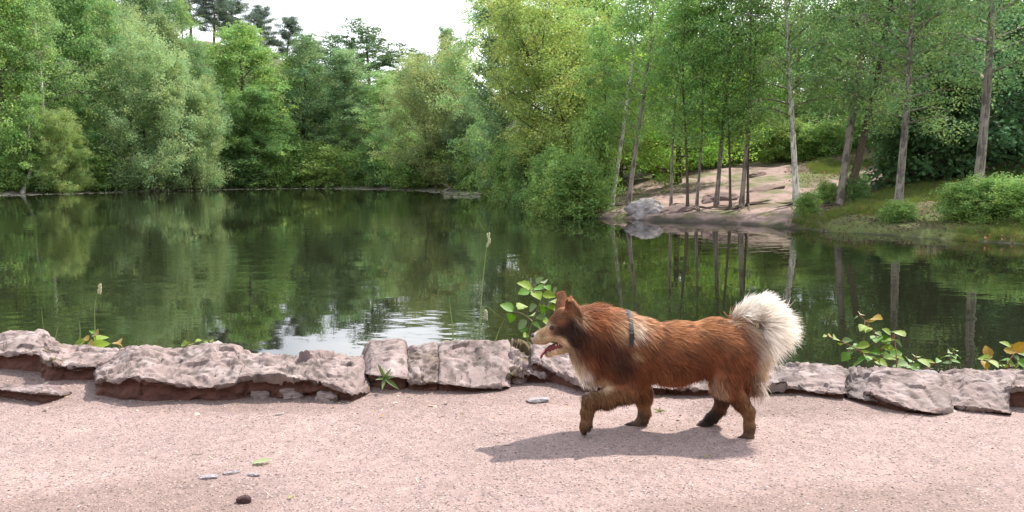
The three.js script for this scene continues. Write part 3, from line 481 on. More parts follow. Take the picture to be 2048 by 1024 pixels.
// right bank: trunks rising from the sandy slope. [kind, variant, px, base py, scale, width, tint, bark, tilt, label]
KINDS.slender = { ...KINDS.youngbirch, h: 10, r: 0.085, limbs: 42, from: 0.27, width: 1.9, clumps: 8, leaves: 36, leaf: 0.066 };
KINDS.tallbirch = { ...KINDS.birch, h: 12, r: 0.12, limbs: 48, from: 0.27, width: 2.6, clumps: 10, leaves: 42, leaf: 0.07, spread: 0.3 };
const RB = [
  ['slender', 0, 1222, 412, 0.9, 1.0, FRESH, 'birch', -0.1, 'white birch trunk leaning right beside the waterside bush'],
  ['slender', 1, 1256, 411, 1.05, 1.0, FRESH, 'greybirch', -0.09, 'grey-white birch directly left of the pale boulder'],
  ['youngbirch', 0, 1209, 411, 0.8, 0.8, FRESH, 'dark', 0.02, 'thin dark sapling just left of the white leaning birch'],
  ['youngbirch', 1, 1342, 414, 0.9, 0.9, FRESH, 'greybirch', -0.02, 'thin pale birch right of the boulder, first of the thin row'],
  ['youngbirch', 0, 1375, 420, 0.95, 0.9, FRESH, 'dark', 0.03, 'thin dark trunk, second of the thin row on the slope'],
  ['youngbirch', 1, 1393, 416, 0.9, 0.9, FRESH, 'greybirch', -0.02, 'thin pale trunk, third of the thin row on the slope'],
  ['slender', 0, 1432, 414, 0.95, 0.9, FRESH, 'greybirch', -0.06, 'thin birch with a curved dark foot, fourth of the row'],
  ['youngbirch', 0, 1461, 418, 0.9, 0.8, FRESH, 'dark', 0.06, 'thin trunk leaning left, fifth of the thin row'],
  ['slender', 1, 1482, 416, 1.0, 0.9, FRESH, 'greybirch', -0.03, 'pale birch left of the pink sand, sixth of the row'],
  ['youngbirch', 1, 1496, 411, 0.9, 0.8, FRESH, 'dark', 0.01, 'thin dark stem beside the pale birch at the sand'],
  ['tallbirch', 1, 1594, 409, 0.95, 0.8, FRESH, 'birch', 0.09, 'slender white birch leaning left at the right edge of the sand'],
  ['tallbirch', 0, 1680, 408, 1.0, 1.0, DEEP, 'greybirch', -0.07, 'left trunk of the twin grey trees on the right bank'],
  ['tallbirch', 1, 1694, 407, 1.05, 1.0, DEEP, 'dark', -0.16, 'right darker trunk of the twin trees on the right bank'],
  ['tallbirch', 0, 1795, 427, 0.85, 0.9, FRESH, 'greybirch', -0.01, 'grey trunk standing between the twin trees and the big birch'],
  ['tallbirch', 1, 1950, 428, 1.15, 1.0, DEEP, 'greybirch', -0.02, 'big pale mottled birch near the right edge of the picture'],
];
for (const [k, v, px, py, s, w, tint, bark, tilt, label] of RB) { const p = pick(px, py); p.y -= 0.08; placeTree({ kind: k, v, at: p, s: s * 0.78, w: w * 0.92, turn: px * 1.3, tilt: [0, 0], tint, bark, name: 'birch_tree', label, geo: leanGeo(k, v, tilt, px) });
  if (px > 1200 && px < 1720) { // exposed roots running over the ground
    const tr = scene.children[scene.children.length - 1], rng = rngOf(px); tr.updateMatrixWorld(true); const inv = tr.matrixWorld.clone().invert();
    for (let i = 0; i < 4; i++) { let a = rng() * 6.28, x = p.x, z = p.z; const pts = [], n = 7, st = 0.12 + rng() * 0.12; for (let q = 0; q < n; q++) { pts.push(V3(x, H(x, z) + 0.035 - 0.012 * q, z).applyMatrix4(inv)); a += (rng() - 0.5) * 0.9; x += Math.cos(a) * st; z += Math.sin(a) * st; } const g = new GB(); g.tube(pts, pts.map((_, q) => lerp(0.05, 0.012, q / (n - 1))), 6, null); part(tr, 'root', g.build(), barkMats.dark); }
  } }
function leanGeo(k, v, tilt, px) { // the same tree turned about its own axis and then leaned
  const g = kind(k, v), M = new THREE.Matrix4().makeRotationZ(tilt), undo = new THREE.Matrix4().makeRotationY(-px * 1.3), turn = new THREE.Matrix4().makeRotationY(px * 1.3);
  M.premultiply(undo).multiply(turn);
  const out = {}; for (const n of ['trunk', 'branches', 'crown']) out[n] = g[n].clone().applyMatrix4(M); return out;
}
{ const p = pick(1356, 366); placeTree({ kind: 'beech', v: 1, at: p, s: 0.95, w: 1.0, turn: 2, tint: FRESH, name: 'beech_tree', label: 'dark-trunked beech standing higher up behind the thin row of birches' }); }
// bright beeches behind the slope and the wood closing the view on the right
for (const [px, dep, k, v, s, w, tint, label] of [
  [1150, 34, 'column', 0, 0.6, 0.9, DEEP, 'dark green tree behind the leaning tree trunk'],
  [1240, 33, 'beech', 0, 0.8, 1.0, YELLOW, 'bright yellow-green beech behind the white leaning birch'],
  [1310, 36, 'beech', 1, 0.95, 1.1, FRESH, 'bright green beech behind the pale boulder'],
  [1400, 35, 'beech', 0, 0.8, 1.0, YELLOW, 'bright yellow-green beech behind the thin row of trunks'],
  [1470, 38, 'beech', 1, 1.0, 1.1, FRESH, 'bright green beech above the top of the sandy slope'],
  [1120, 38, 'birch', 0, 1.4, 1.5, FRESH, 'green birch high behind the yellow-green leaning tree'],
  [1190, 41, 'oak', 1, 1.4, 1.2, FRESH, 'green oak high behind the white leaning birch'],
  [1290, 44, 'birch', 1, 1.0, 1.5, PALE, 'pale birch high behind the pale boulder'],
  [1370, 46, 'oak', 0, 1.0, 1.0, FRESH, 'green oak high behind the thin row of trunks'],
  [1450, 47, 'birch', 0, 1.0, 1.5, FRESH, 'green birch high on the hill above the sand'],
  [1540, 44, 'oak', 1, 0.95, 1.0, FRESH, 'green oak at the top of the sandy slope'],
  [1620, 42, 'beech', 0, 1.1, 1.1, FRESH, 'bright beech above the bend of the hill path'],
  [1700, 40, 'oak', 0, 0.9, 1.0, FRESH, 'green oak behind the twin grey trunks'],
  [1770, 36, 'beech', 1, 1.0, 1.0, FRESH, 'beech above the upper end of the hill path'],
  [1590, 37, 'birch', 1, 0.95, 1.4, PALE, 'pale birch behind the slender white birch'],
  [1850, 32, 'oak', 1, 0.85, 1.0, FRESH, 'green oak left of the dark holly'],
  [1920, 30, 'beech', 0, 0.95, 1.0, YELLOW, 'bright beech behind the dark holly'],
  [2000, 29, 'oak', 0, 0.9, 1.0, DEEP, 'dark oak behind the big pale birch'],
  [2080, 27, 'beech', 1, 1.0, 1.0, FRESH, 'beech at the right edge of the picture'],
  [2140, 24, 'oak', 1, 0.9, 0.9, DEEP, 'dark oak cut off by the right edge of the picture'],
]) placeTree({ kind: k, v, at: spot(px, dep), s: s * (dep > 35 ? 0.68 : 0.8), w: w * 0.95, turn: px * 0.9, tint, bark: 'dark', name: 'hillside_tree', label });
placeTree({ kind: 'bush', v: 1, at: spot(1885, 22.5), s: 1.75, w: 1.7, turn: 1, tint: [0.75, 1.0, 1.3], name: 'holly_bush', label: 'large dark holly bush overhanging the shaded right bank', cat: 'bush' });
placeTree({ kind: 'bush', v: 0, at: spot(1985, 24.5), s: 1.8, w: 1.9, turn: 2, tint: [0.75, 1.0, 1.3], name: 'holly_bush', label: 'dark holly bush behind the big pale birch', cat: 'bush' });
// bushes: [px, depth or 0, base py, scale, width, tint, label]
for (const [px, dep, s, w, tint, label] of [
  [1150, 23.2, 0.75, 0.85, FRESH, 'bright green bush overhanging the water left of the sandy slope'],
  [1188, 24.2, 1.15, 0.6, PALE, 'upright pale-leaved bush behind the bright waterside bush'],
  [1105, 25.5, 0.85, 0.8, FRESH, 'green waterside bush under the leaning trunk'],
  [1068, 29.5, 0.95, 0.85, DEEP, 'darker bush left of the leaning trunk at the water'],
  [1030, 35.5, 1.1, 1.0, FRESH, 'green bush where the right bank meets the far bank'],
  [1000, 44, 1.2, 1.2, FRESH, 'pale bush right of the fallen branch'],
  [1616, 19.4, 0.26, 0.28, FRESH, 'low green bush at the foot of the slender white birch'],
  [1655, 20.9, 0.22, 0.26, FRESH, 'low bush left of the twin grey trunks'],
  [1712, 20.6, 0.3, 0.3, DEEP, 'low dark bush right of the twin grey trunks'],
  [1640, 32.5, 0.6, 0.9, FRESH, 'rounded bush above the bend of the hill path'],
  [1720, 32.5, 0.5, 0.8, PALE, 'pale bush behind the twin trunks above the hill path'],
  [1570, 33.5, 0.7, 1.0, OLIVE, 'brownish scrub at the top of the sandy slope'],
  [1935, 16.6, 0.36, 0.5, FRESH, 'leafy brambles at the foot of the big pale birch'],
  [1995, 16.6, 0.36, 0.55, FRESH, 'leafy bramble bush right of the big pale birch'],
  [2048, 16.0, 0.38, 0.55, PALE, 'bramble bush at the right edge above the mossy bank'],
  [1800, 17.6, 0.2, 0.35, FRESH, 'small plant at the foot of the lone grey trunk'],
]) placeTree({ kind: 'bush', v: px % 2, at: spot(px, dep), s, w, turn: px, tint, name: 'bush', label, cat: 'bush' });
[10, 62, 150, 205, 330, 385, 470, 545, 590, 650, 705, 760, 815, 860, 915, 975].forEach((px, i) => {
  const z = SHORE.slice(1, 12), k = 1 + i, at = spot(px, 30); let dep = 40; for (; dep < 75; dep += 0.25) { const p = P(px, 380, dep); if (shoreDist(p.x, p.z) > 0.9) break; }
  placeTree({ kind: 'bush', v: i % 2, at: spot(px, dep), s: 1.1 + (i * 37 % 10) / 14, w: 1.3 + (i * 53 % 10) / 12, turn: px, tint: [FRESH, DEEP, PALE, FRESH, OLIVE][i % 5], name: 'shore_bush', label: `leafy bush on the far waterline, ${nth[i]} from the left`, cat: 'bush', group: 'bushes along the far waterline' });
});
// boulders, fallen branch
for (const [px, py, sx, sy, sz, rot, col, label] of [
  [1292, 424, 0.5, 0.34, 0.45, 0.5, [0.34, 0.3, 0.29], 'large pale boulder with a dark crack at the water edge'],
  [1515, 352, 0.32, 0.14, 0.3, 0.2, [0.2, 0.13, 0.11], 'small brown rock high on the pink sand'],
  [1530, 382, 0.6, 0.13, 0.3, 0.3, [0.22, 0.15, 0.13], 'long brown rock ledge across the middle of the sand'],
  [1440, 398, 0.55, 0.16, 0.35, -0.2, [0.2, 0.14, 0.13], 'brown rock ledge between the thin birch trunks'],
  [1350, 424, 0.5, 0.15, 0.3, 0.3, [0.16, 0.11, 0.1], 'dark earthy rock at the waterline right of the boulder'],
]) { const p = pick(px, py), m = thing(new THREE.Mesh(lumpGeo(px * 1.7, sx, sy, sz, 0.4, col, 5), stoneMat), 'boulder', label, 'rock'); m.position.copy(p); m.rotation.set(0.2, rot, 0.15); m.castShadow = true; }
{
  const b = new THREE.Group(), wood = new THREE.MeshStandardMaterial({ color: lin(0.42, 0.38, 0.33), roughness: 0.9, map: darkBark }), g = new GB(), g2 = new GB(), dep = 52;
  const q = (x, y) => P(x, y, dep);
  g.tube([q(914, 388), q(906, 380), q(896, 372), q(886, 366)].map((p, i) => p.add(V3(0, 0, i * 0.3))), [0.08, 0.075, 0.06, 0.03], 7, null); g2.tube([q(900, 376), q(893, 379), q(884, 383)], [0.05, 0.04, 0.02], 6, null);
  part(b, 'stem', g.build(), wood); part(b, 'side_branch', g2.build(), wood);
  thing(b, 'fallen_branch', 'pale bare fallen branch sticking out of the far water', 'branch');
}
{ // low undergrowth and grass on the banks
  const rng = rngOf(404), gb = new GB(), gr = new GB();
  for (let i = 0; i < 36; i++) { const t = 0.7 + rng() * 0.6; addLeaf(gb, V3((rng() - 0.5) * 0.7, rng() * rng() * 0.45, (rng() - 0.5) * 0.7), 0.11, 0.6, null, rng, [0.16 * t, 0.25 * t, 0.06 * t], -0.2); }
  for (let i = 0; i < 26; i++) { const a = rng() * 6.28, r = rng() * 0.12, h = 0.12 + rng() * 0.2, bx = Math.cos(a) * r, bz = Math.sin(a) * r, t = 0.7 + rng() * 0.6, c = [0.17 * t, 0.24 * t, 0.05 * t], k = gr.v(bx - 0.006, 0, bz, c); gr.v(bx + 0.006, 0, bz, c); gr.v(bx * 2.2 + (rng() - 0.5) * 0.08, h, bz * 2.2, c); gr.t(k, k + 1, k + 2); }
  const put = (name, geo, n, where, size) => {
    const im = new THREE.InstancedMesh(geo, leafMat([1, 1, 1]), n), M = new THREE.Matrix4(), col = new THREE.Color(); let k = 0, tries = 0;
    while (k < n && tries++ < n * 30) { const p = where(rng); if (!p) continue; p.y = H(p.x, p.z) - 0.02; const s = size * (0.6 + rng() * 0.8); M.compose(p, new THREE.Quaternion().setFromEuler(new THREE.Euler(0, rng() * 6.3, 0)), V3(s, s * (0.7 + rng() * 0.5), s)); im.setMatrixAt(k, M); const w = rng(); im.setColorAt(k++, col.setRGB(0.8 + 0.5 * w, 0.8 + 0.3 * rng(), 0.7 + 0.6 * (1 - w))); }
    im.count = k; structure(im, name, 'stuff');
  };
  const free = (x, z, m) => !SAND.some((q) => inPoly(q, x, z) || inPoly(q, x + m, z) || inPoly(q, x - m, z));
  put('undergrowth', gb.build(false), 5200, (r) => { const right = r() < 0.5, px = right ? lerp(1000, 2200, r()) : lerp(-150, 1010, r()), p = P(px, 380, right ? lerp(15, 46, r()) : lerp(40, 82, r())), d = shoreDist(p.x, p.z), a = p.x / -p.z; if (d < 0.25 || !free(p.x, p.z, 0.5)) return null; if (right && a > 0.34 && d < 16) return null; if (a > 0.09 && a < 0.34 && d < 9) return null; return p; }, 1.2);
  const lf = new GB(); for (let i = 0; i < 14; i++) { const t = 0.5 + rng(); addLeaf(lf, V3((rng() - 0.5) * 0.9, 0.02 + rng() * 0.03, (rng() - 0.5) * 0.9), 0.055, 0.7, null, rng, rng() < 0.7 ? [0.22 * t, 0.15 * t, 0.1 * t] : [0.16 * t, 0.2 * t, 0.06 * t], 0); }
  put('leaf_litter', lf.build(false), 4200, (r) => { const p = P(lerp(1150, 2200, r()), 380, lerp(14.5, 36, r())), d = shoreDist(p.x, p.z); if (d < 0.15 || !free(p.x, p.z, 0.1)) return null; return p; }, 0.9);
  put('grass', gr.build(false), 15000, (r) => { const p = P(lerp(1180, 2150, r()), 380, lerp(14.5, 34, r())), d = shoreDist(p.x, p.z), a = p.x / -p.z; if (d < 0.1 || !free(p.x, p.z, 0.7)) return null; if (a < 0.34 && d > 1.5 && r() < 0.8) return null; if (fbm(p.x * 0.6, 3, p.z * 0.6, 3) < 0.47) return null; return p; }, 0.55);
}

// ---------- the dog ----------
function surfaceNet(f, lo, hi, cell) { // naive surface nets of f(x, y, z) = 0, negative inside
  const n = [0, 1, 2].map((k) => Math.ceil((hi[k] - lo[k]) / cell) + 1), N = n[0] * n[1] * n[2], val = new Float32Array(N), id = new Int32Array(N).fill(-1);
  let q = 0; for (let k = 0; k < n[2]; k++) for (let j = 0; j < n[1]; j++) for (let i = 0; i < n[0]; i++) val[q++] = f(lo[0] + i * cell, lo[1] + j * cell, lo[2] + k * cell);
  const sx = 1, sy = n[0], sz = n[0] * n[1], pos = [], idx = [];
  const corners = [0, sx, sy, sx + sy, sz, sx + sz, sy + sz, sx + sy + sz], edges = [[0, 1], [2, 3], [4, 5], [6, 7], [0, 2], [1, 3], [4, 6], [5, 7], [0, 4], [1, 5], [2, 6], [3, 7]];
  for (let k = 0; k + 1 < n[2]; k++) for (let j = 0; j + 1 < n[1]; j++) for (let i = 0; i + 1 < n[0]; i++) {
    const b = i + j * sy + k * sz; let m = 0; for (let c = 0; c < 8; c++) if (val[b + corners[c]] < 0) m |= 1 << c; if (!m || m === 255) continue;
    let x = 0, y = 0, z = 0, e = 0;
    for (const [a, c] of edges) { const va = val[b + corners[a]], vc = val[b + corners[c]]; if ((va < 0) === (vc < 0)) continue; const t = va / (va - vc); x += lerp(a & 1, c & 1, t); y += lerp((a >> 1) & 1, (c >> 1) & 1, t); z += lerp(a >> 2, c >> 2, t); e++; }
    id[b] = pos.length / 3; pos.push(lo[0] + (i + x / e) * cell, lo[1] + (j + y / e) * cell, lo[2] + (k + z / e) * cell);
  }
  for (let k = 1; k + 1 < n[2]; k++) for (let j = 1; j + 1 < n[1]; j++) for (let i = 1; i + 1 < n[0]; i++) {
    const b = i + j * sy + k * sz, v = val[b] < 0;
    for (const [d, u, w] of [[sx, sy, sz], [sy, sz, sx], [sz, sx, sy]]) { if (v === (val[b + d] < 0)) continue; const q4 = [id[b - u - w], id[b - w], id[b], id[b - u]]; if (q4.includes(-1)) continue; if (!v) q4.reverse(); idx.push(q4[0], q4[1], q4[2], q4[0], q4[2], q4[3]); }
  }
  const g = new THREE.BufferGeometry(); g.setAttribute('position', new THREE.Float32BufferAttribute(pos, 3)); g.setIndex(idx); g.computeVertexNormals(); return g;
}
const DZ = 3.33, D = (px, py, z) => P(px, py, DZ - z);
const bone = (a, b, group) => { const A = D(a[0], a[1], a[2]), B = D(b[0], b[1], b[2]); return { a: A, b: B, ra: a[3], rb: b[3], d: B.clone().sub(A), l2: A.distanceToSquared(B) || 1e-9, group }; };
const chain = (group, ...p) => p.slice(1).map((q, i) => bone(p[i], q, group));
function boneDist(o, x, y, z) { const px = x - o.a.x, py = y - o.a.y, pz = z - o.a.z, t = clamp((px * o.d.x + py * o.d.y + pz * o.d.z) / o.l2); return Math.hypot(px - o.d.x * t, py - o.d.y * t, pz - o.d.z * t) - lerp(o.ra, o.rb, t); }
const smin = (a, b, k) => { const h = Math.max(0, k - Math.abs(a - b)) / k; return Math.min(a, b) - h * h * k * 0.25; };
const TORSO = [
  ...chain('torso', [1258, 702, 0, 0.128], [1345, 703, 0, 0.118], [1425, 692, 0, 0.106], [1476, 692, 0, 0.104]),
  ...chain('neck', [1258, 690, 0, 0.122], [1218, 676, 0.01, 0.112], [1182, 660, 0.02, 0.088], [1150, 652, 0.03, 0.06]),
  ...chain('ruff', [1215, 712, 0.01, 0.09], [1182, 706, 0.02, 0.062], [1162, 688, 0.028, 0.045]),
  ...chain('ruff', [1180, 708, 0.012, 0.052], [1172, 742, 0.0, 0.03]),
  ...chain('chest', [1240, 735, 0, 0.09], [1205, 728, 0.005, 0.06]),
  ...chain('thigh', [1468, 708, 0.06, 0.088], [1450, 762, 0.075, 0.056]), ...chain('thigh', [1458, 712, -0.06, 0.085], [1445, 765, -0.075, 0.052]),
  ...chain('breech', [1496, 702, 0.03, 0.07], [1502, 752, 0.05, 0.042]),
  ...chain('shoulder', [1238, 715, 0.07, 0.062], [1250, 778, 0.08, 0.047]), ...chain('shoulder', [1262, 720, -0.07, 0.06], [1284, 785, -0.08, 0.042]),
];
const LEGS = [
  ...chain('leg', [1250, 778, 0.08, 0.046], [1214, 796, 0.085, 0.038], [1180, 800, 0.088, 0.031], [1175, 822, 0.09, 0.027], [1172, 848, 0.092, 0.024], [1167, 858, 0.094, 0.016]),
  ...chain('leg', [1284, 785, -0.08, 0.04], [1289, 822, -0.08, 0.027], [1285, 840, -0.08, 0.025], [1278, 850, -0.08, 0.023], [1256, 855, -0.08, 0.018], [1244, 857, -0.08, 0.013]),
  ...chain('leg', [1450, 762, 0.075, 0.054], [1478, 798, 0.078, 0.036], [1496, 822, 0.08, 0.026], [1499, 850, 0.08, 0.023], [1497, 876, 0.08, 0.023], [1478, 883, 0.084, 0.018], [1467, 885, 0.086, 0.012]),
  ...chain('leg', [1445, 765, -0.075, 0.05], [1446, 795, -0.08, 0.036], [1440, 816, -0.08, 0.028], [1424, 836, -0.08, 0.025], [1408, 852, -0.08, 0.024], [1394, 860, -0.08, 0.019], [1386, 863, -0.08, 0.013]),
];
const TAIL = chain('tail', [1470, 668, 0, 0.05], [1482, 642, 0.005, 0.036], [1498, 626, 0.01, 0.034], [1520, 620, 0.015, 0.038], [1540, 634, 0.02, 0.04], [1544, 658, 0.025, 0.038], [1532, 680, 0.03, 0.03]);
const SKULL = [
  ...chain('skull', [1150, 650, 0.03, 0.058], [1128, 645, 0.038, 0.052], [1116, 652, 0.042, 0.042]),
  ...chain('cheek', [1150, 672, 0.055, 0.045], [1128, 672, 0.055, 0.034]), ...chain('cheek', [1150, 672, 0.0, 0.04], [1128, 672, 0.015, 0.03]),
  ...chain('muzzle', [1108, 663, 0.046, 0.037], [1086, 673, 0.054, 0.028], [1071, 677, 0.058, 0.021]),
  ...chain('jaw', [1134, 692, 0.036, 0.026], [1112, 701, 0.046, 0.016], [1096, 708, 0.052, 0.0115]),
];
const earAt = (bx, by, tx, ty, z, tz, fw) => { const a = D(bx, by, z), b = D(tx, ty, tz), ax = b.clone().sub(a), len = ax.length(); ax.normalize(); const n = V3(...fw).addScaledVector(ax, -V3(...fw).dot(ax)).normalize(), w = new THREE.Vector3().crossVectors(ax, n); return { a, ax, n, w, len }; };
const EARS = [earAt(1150, 636, 1140, 598, 0.08, 0.09, [-0.62, 0, 0.78]), earAt(1128, 628, 1124, 588, -0.005, -0.015, [-0.7, 0, -0.7])];
function earDist(e, x, y, z) {
  const px = x - e.a.x, py = y - e.a.y, pz = z - e.a.z, t = px * e.ax.x + py * e.ax.y + pz * e.ax.z, u = px * e.w.x + py * e.w.y + pz * e.w.z, v = px * e.n.x + py * e.n.y + pz * e.n.z;
  const s = clamp(t / e.len), half = 0.037 * (1 - Math.pow(s, 1.7)) + 0.004, cup = 0.012 * (1 - (u / half) ** 2) * (1 - s * 0.4); // a cupped leaf of skin
  return Math.max(Math.hypot(Math.max(0, Math.abs(u) - half), Math.max(0, t - e.len), Math.max(0, -t - 0.015)), Math.abs(v + cup) * 0.9 - 0.0005) - 0.0062;
}
const bodyField = (x, y, z) => { let d = 1; for (const b of TORSO) d = smin(d, boneDist(b, x, y, z), 0.05); let l = 1; for (const b of LEGS) l = smin(l, boneDist(b, x, y, z), 0.014); let t = 1; for (const b of TAIL) t = smin(t, boneDist(b, x, y, z), 0.02); return smin(smin(d, l, 0.03), t, 0.03); };
const neckBones = TORSO.filter((b) => b.group === 'neck' || b.group === 'ruff');
const headField = (x, y, z) => {
  let d = 1; for (const b of SKULL) if (b.group !== 'jaw') d = smin(d, boneDist(b, x, y, z), 0.026); for (const b of neckBones) d = smin(d, boneDist(b, x, y, z), 0.03);
  let j = 1; for (const b of SKULL) if (b.group === 'jaw') j = smin(j, boneDist(b, x, y, z), 0.01); d = smin(d, j, 0.01);
  for (const e of EARS) d = smin(d, earDist(e, x, y, z), 0.012); return d;
};
const boundsOf = (bs, m) => { const lo = [9, 9, 9], hi = [-9, -9, -9]; for (const b of bs) for (const [p, r] of [[b.a, b.ra], [b.b, b.rb]]) ['x', 'y', 'z'].forEach((k, i) => { lo[i] = Math.min(lo[i], p[k] - r - m); hi[i] = Math.max(hi[i], p[k] + r + m); }); return [lo, hi]; };
const [blo, bhi] = boundsOf([...TORSO, ...LEGS, ...TAIL], 0.03), bodyGeo = surfaceNet(bodyField, blo, bhi, 0.009);
const [hlo, hhi] = boundsOf([...SKULL], 0.03); hhi[1] = D(1124, 575, 0).y; hhi[0] = D(1185, 650, 0).x; hhi[2] += 0.04; hlo[2] -= 0.03;
const headGeo = surfaceNet(headField, hlo, hhi, 0.0034);
// coat colours: blobs in the dog's side view, [px, py, radius px, colour, weight]
const RED = [0.225, 0.078, 0.033], TAN = [0.44, 0.2, 0.078], DARK = [0.045, 0.02, 0.014], CREAM = [0.66, 0.50, 0.33], WHITE = [0.85, 0.80, 0.73], MUD = [0.035, 0.026, 0.02], SANDY = [0.2, 0.1, 0.045];
const COAT = [
  [1300, 700, 60, RED, 1], [1380, 700, 60, RED, 1], [1450, 690, 55, RED, 1], [1290, 644, 32, TAN, 1], [1350, 648, 34, TAN, 1], [1410, 645, 34, TAN, 1.1], [1455, 645, 30, TAN, 1], [1250, 645, 14, CREAM, 0.9], [1266, 652, 12, WHITE, 1.3], [1280, 645, 12, CREAM, 1], [1258, 690, 7, CREAM, 1.3], [1232, 655, 14, [0.42, 0.25, 0.14], 1], [1260, 690, 13, TAN, 0.7],
  [1190, 625, 26, [0.32, 0.125, 0.05], 1.2], [1220, 628, 22, [0.34, 0.14, 0.06], 1], [1228, 640, 12, [0.55, 0.36, 0.2], 0.7], [1180, 670, 26, [0.13, 0.045, 0.022], 1.2], [1210, 690, 28, [0.11, 0.038, 0.02], 1.2], [1236, 705, 26, DARK, 1.2], [1172, 700, 18, RED, 0.8], [1205, 725, 18, RED, 1],
  [1150, 736, 18, WHITE, 2.4], [1162, 752, 13, WHITE, 2.4], [1146, 715, 14, CREAM, 2], [1200, 752, 12, CREAM, 1.6], [1135, 695, 12, CREAM, 1.4],
  [1320, 770, 34, [0.36, 0.15, 0.07], 1], [1390, 775, 28, [0.42, 0.2, 0.1], 1], [1420, 770, 16, CREAM, 0.7], [1470, 740, 34, RED, 1], [1500, 790, 20, SANDY, 1.2], [1520, 730, 22, CREAM, 1.8], [1525, 700, 18, CREAM, 1.4], [1518, 765, 14, WHITE, 1.2],
  [1245, 790, 20, SANDY, 1.3], [1200, 798, 18, SANDY, 2.4], [1180, 796, 14, SANDY, 3], [1176, 815, 14, SANDY, 2.4], [1184, 838, 10, MUD, 1.6], [1172, 858, 8, MUD, 1.2], [1288, 815, 16, [0.3, 0.15, 0.07], 1.3], [1282, 845, 14, [0.13, 0.08, 0.05], 1.6], [1252, 856, 14, MUD, 2],
  [1495, 825, 14, SANDY, 1.2], [1500, 850, 14, [0.15, 0.085, 0.05], 1.6], [1495, 878, 16, MUD, 2.2], [1470, 885, 14, MUD, 2.2], [1440, 812, 16, [0.13, 0.06, 0.035], 1.6], [1420, 840, 16, MUD, 2], [1395, 860, 16, MUD, 2.4],
  [1066, 675, 10, [0.5, 0.38, 0.27], 1.6], [1085, 675, 14, CREAM, 1.6], [1086, 661, 8, [0.36, 0.21, 0.11], 2], [1108, 678, 13, CREAM, 1.8], [1105, 700, 12, CREAM, 1.6], [1121, 677, 10, CREAM, 2.2], [1130, 690, 11, CREAM, 2.2], [1130, 706, 12, CREAM, 2.2], [1138, 722, 14, WHITE, 2.2], [1100, 655, 8, [0.42, 0.24, 0.13], 1.4], [1100, 644, 5, [0.55, 0.42, 0.3], 1.8], [1114, 632, 14, [0.30, 0.14, 0.065], 1.6], [1126, 650, 13, DARK, 1.9], [1115, 652, 8, DARK, 1.6], [1105, 656, 6, DARK, 2], [1136, 644, 10, DARK, 1.2], [1139, 662, 12, DARK, 1.8], [1147, 678, 11, DARK, 1.8], [1152, 655, 14, DARK, 1.4], [1152, 698, 9, [0.16, 0.06, 0.03], 1.2],
  [1126, 600, 14, [0.42, 0.2, 0.1], 1.6], [1142, 608, 14, [0.42, 0.2, 0.1], 1.4], [1160, 630, 10, [0.5, 0.33, 0.2], 1.2],
  [1535, 620, 40, WHITE, 3], [1560, 660, 40, WHITE, 3], [1545, 700, 30, WHITE, 3], [1498, 640, 16, CREAM, 1.4], [1505, 665, 16, [0.55, 0.35, 0.2], 1.2],
];
const toPx = (x, y, z) => { const dy = y - EYE, f = -dy * SN - z * CS, u = dy * CS - z * SN; return [1024 + F * x / f, 512 - F * u / f]; };
const blobs = COAT.map(([a, b, r, c, w]) => { const p = D(a, b, 0); return { x: p.x, y: p.y, r: r * DZ / F, c, w }; });
function coat(x, y, z) { // by place in the dog's own side plane
  let s = 1e-6, c = [0, 0, 0]; for (const o of blobs) { const q = ((x - o.x) ** 2 + (y - o.y) ** 2) / (o.r * o.r); if (q > 9) continue; const w = o.w * Math.exp(-q * 1.3); s += w; for (let k = 0; k < 3; k++) c[k] += w * o.c[k]; }
  return s < 1e-3 ? RED.slice() : c.map((v) => v / s);
}
const FLOW = { torso: [[0.85, -0.45, 0], 0.055, 0.22], neck: [[0.62, -0.7, 0], 0.075, 0.3], ruff: [[0.3, -0.95, 0], 0.075, 0.25], chest: [[0.15, -1, 0], 0.06, 0.2], thigh: [[0.55, -0.8, 0], 0.05, 0.2], breech: [[0.5, -0.9, 0], 0.1, 0.35], shoulder: [[0.45, -0.85, 0], 0.045, 0.15], leg: [[0.2, -1, 0], 0.03, 0.3], tail: [[0.5, -0.4, 0], 0.115, 0.7], skull: [[0.9, 0.05, 0], 0.02, 0.3], cheek: [[0.7, -0.7, 0], 0.035, 0.25], muzzle: [[1, 0.05, 0], 0.008, 0.2], jaw: [[0.8, -0.5, 0], 0.012, 0.25] };
const ALL = [...TORSO, ...LEGS, ...TAIL];
function flowAt(x, y, z, head) {
  const dir = V3(0, 0, 0); let len = 0, lift = 0, s = 1e-9;
  for (const b of head ? [...SKULL, ...neckBones] : ALL) { const d = Math.max(0.002, boneDist(b, x, y, z) + 0.012); const w = 1 / (d * d * d); const [f, l, li] = FLOW[b.group]; dir.x += f[0] * w; dir.y += f[1] * w; dir.z += f[2] * w; len += l * w; lift += li * w; s += w; }
  return [dir.multiplyScalar(1 / s), len / s, lift / s];
}
const furMat = new THREE.MeshPhysicalMaterial({ vertexColors: true, roughness: 0.75, transmission: 0.35, thickness: 0, specularIntensity: 0.4, side: THREE.DoubleSide });
const skinMat = new THREE.MeshStandardMaterial({ vertexColors: true, roughness: 0.95 });
const paint = (g) => { const p = g.attributes.position, c = []; for (let i = 0; i < p.count; i++) { const k = coat(p.getX(i), p.getY(i), p.getZ(i)); c.push(k[0] * 0.8, k[1] * 0.8, k[2] * 0.8); } g.setAttribute('color', new THREE.Float32BufferAttribute(c, 3)); return g; };
const eyeL = D(1104, 656, 0.078), eyeR = D(1098, 654, 0.012), noseP = D(1067, 672, 0.058);
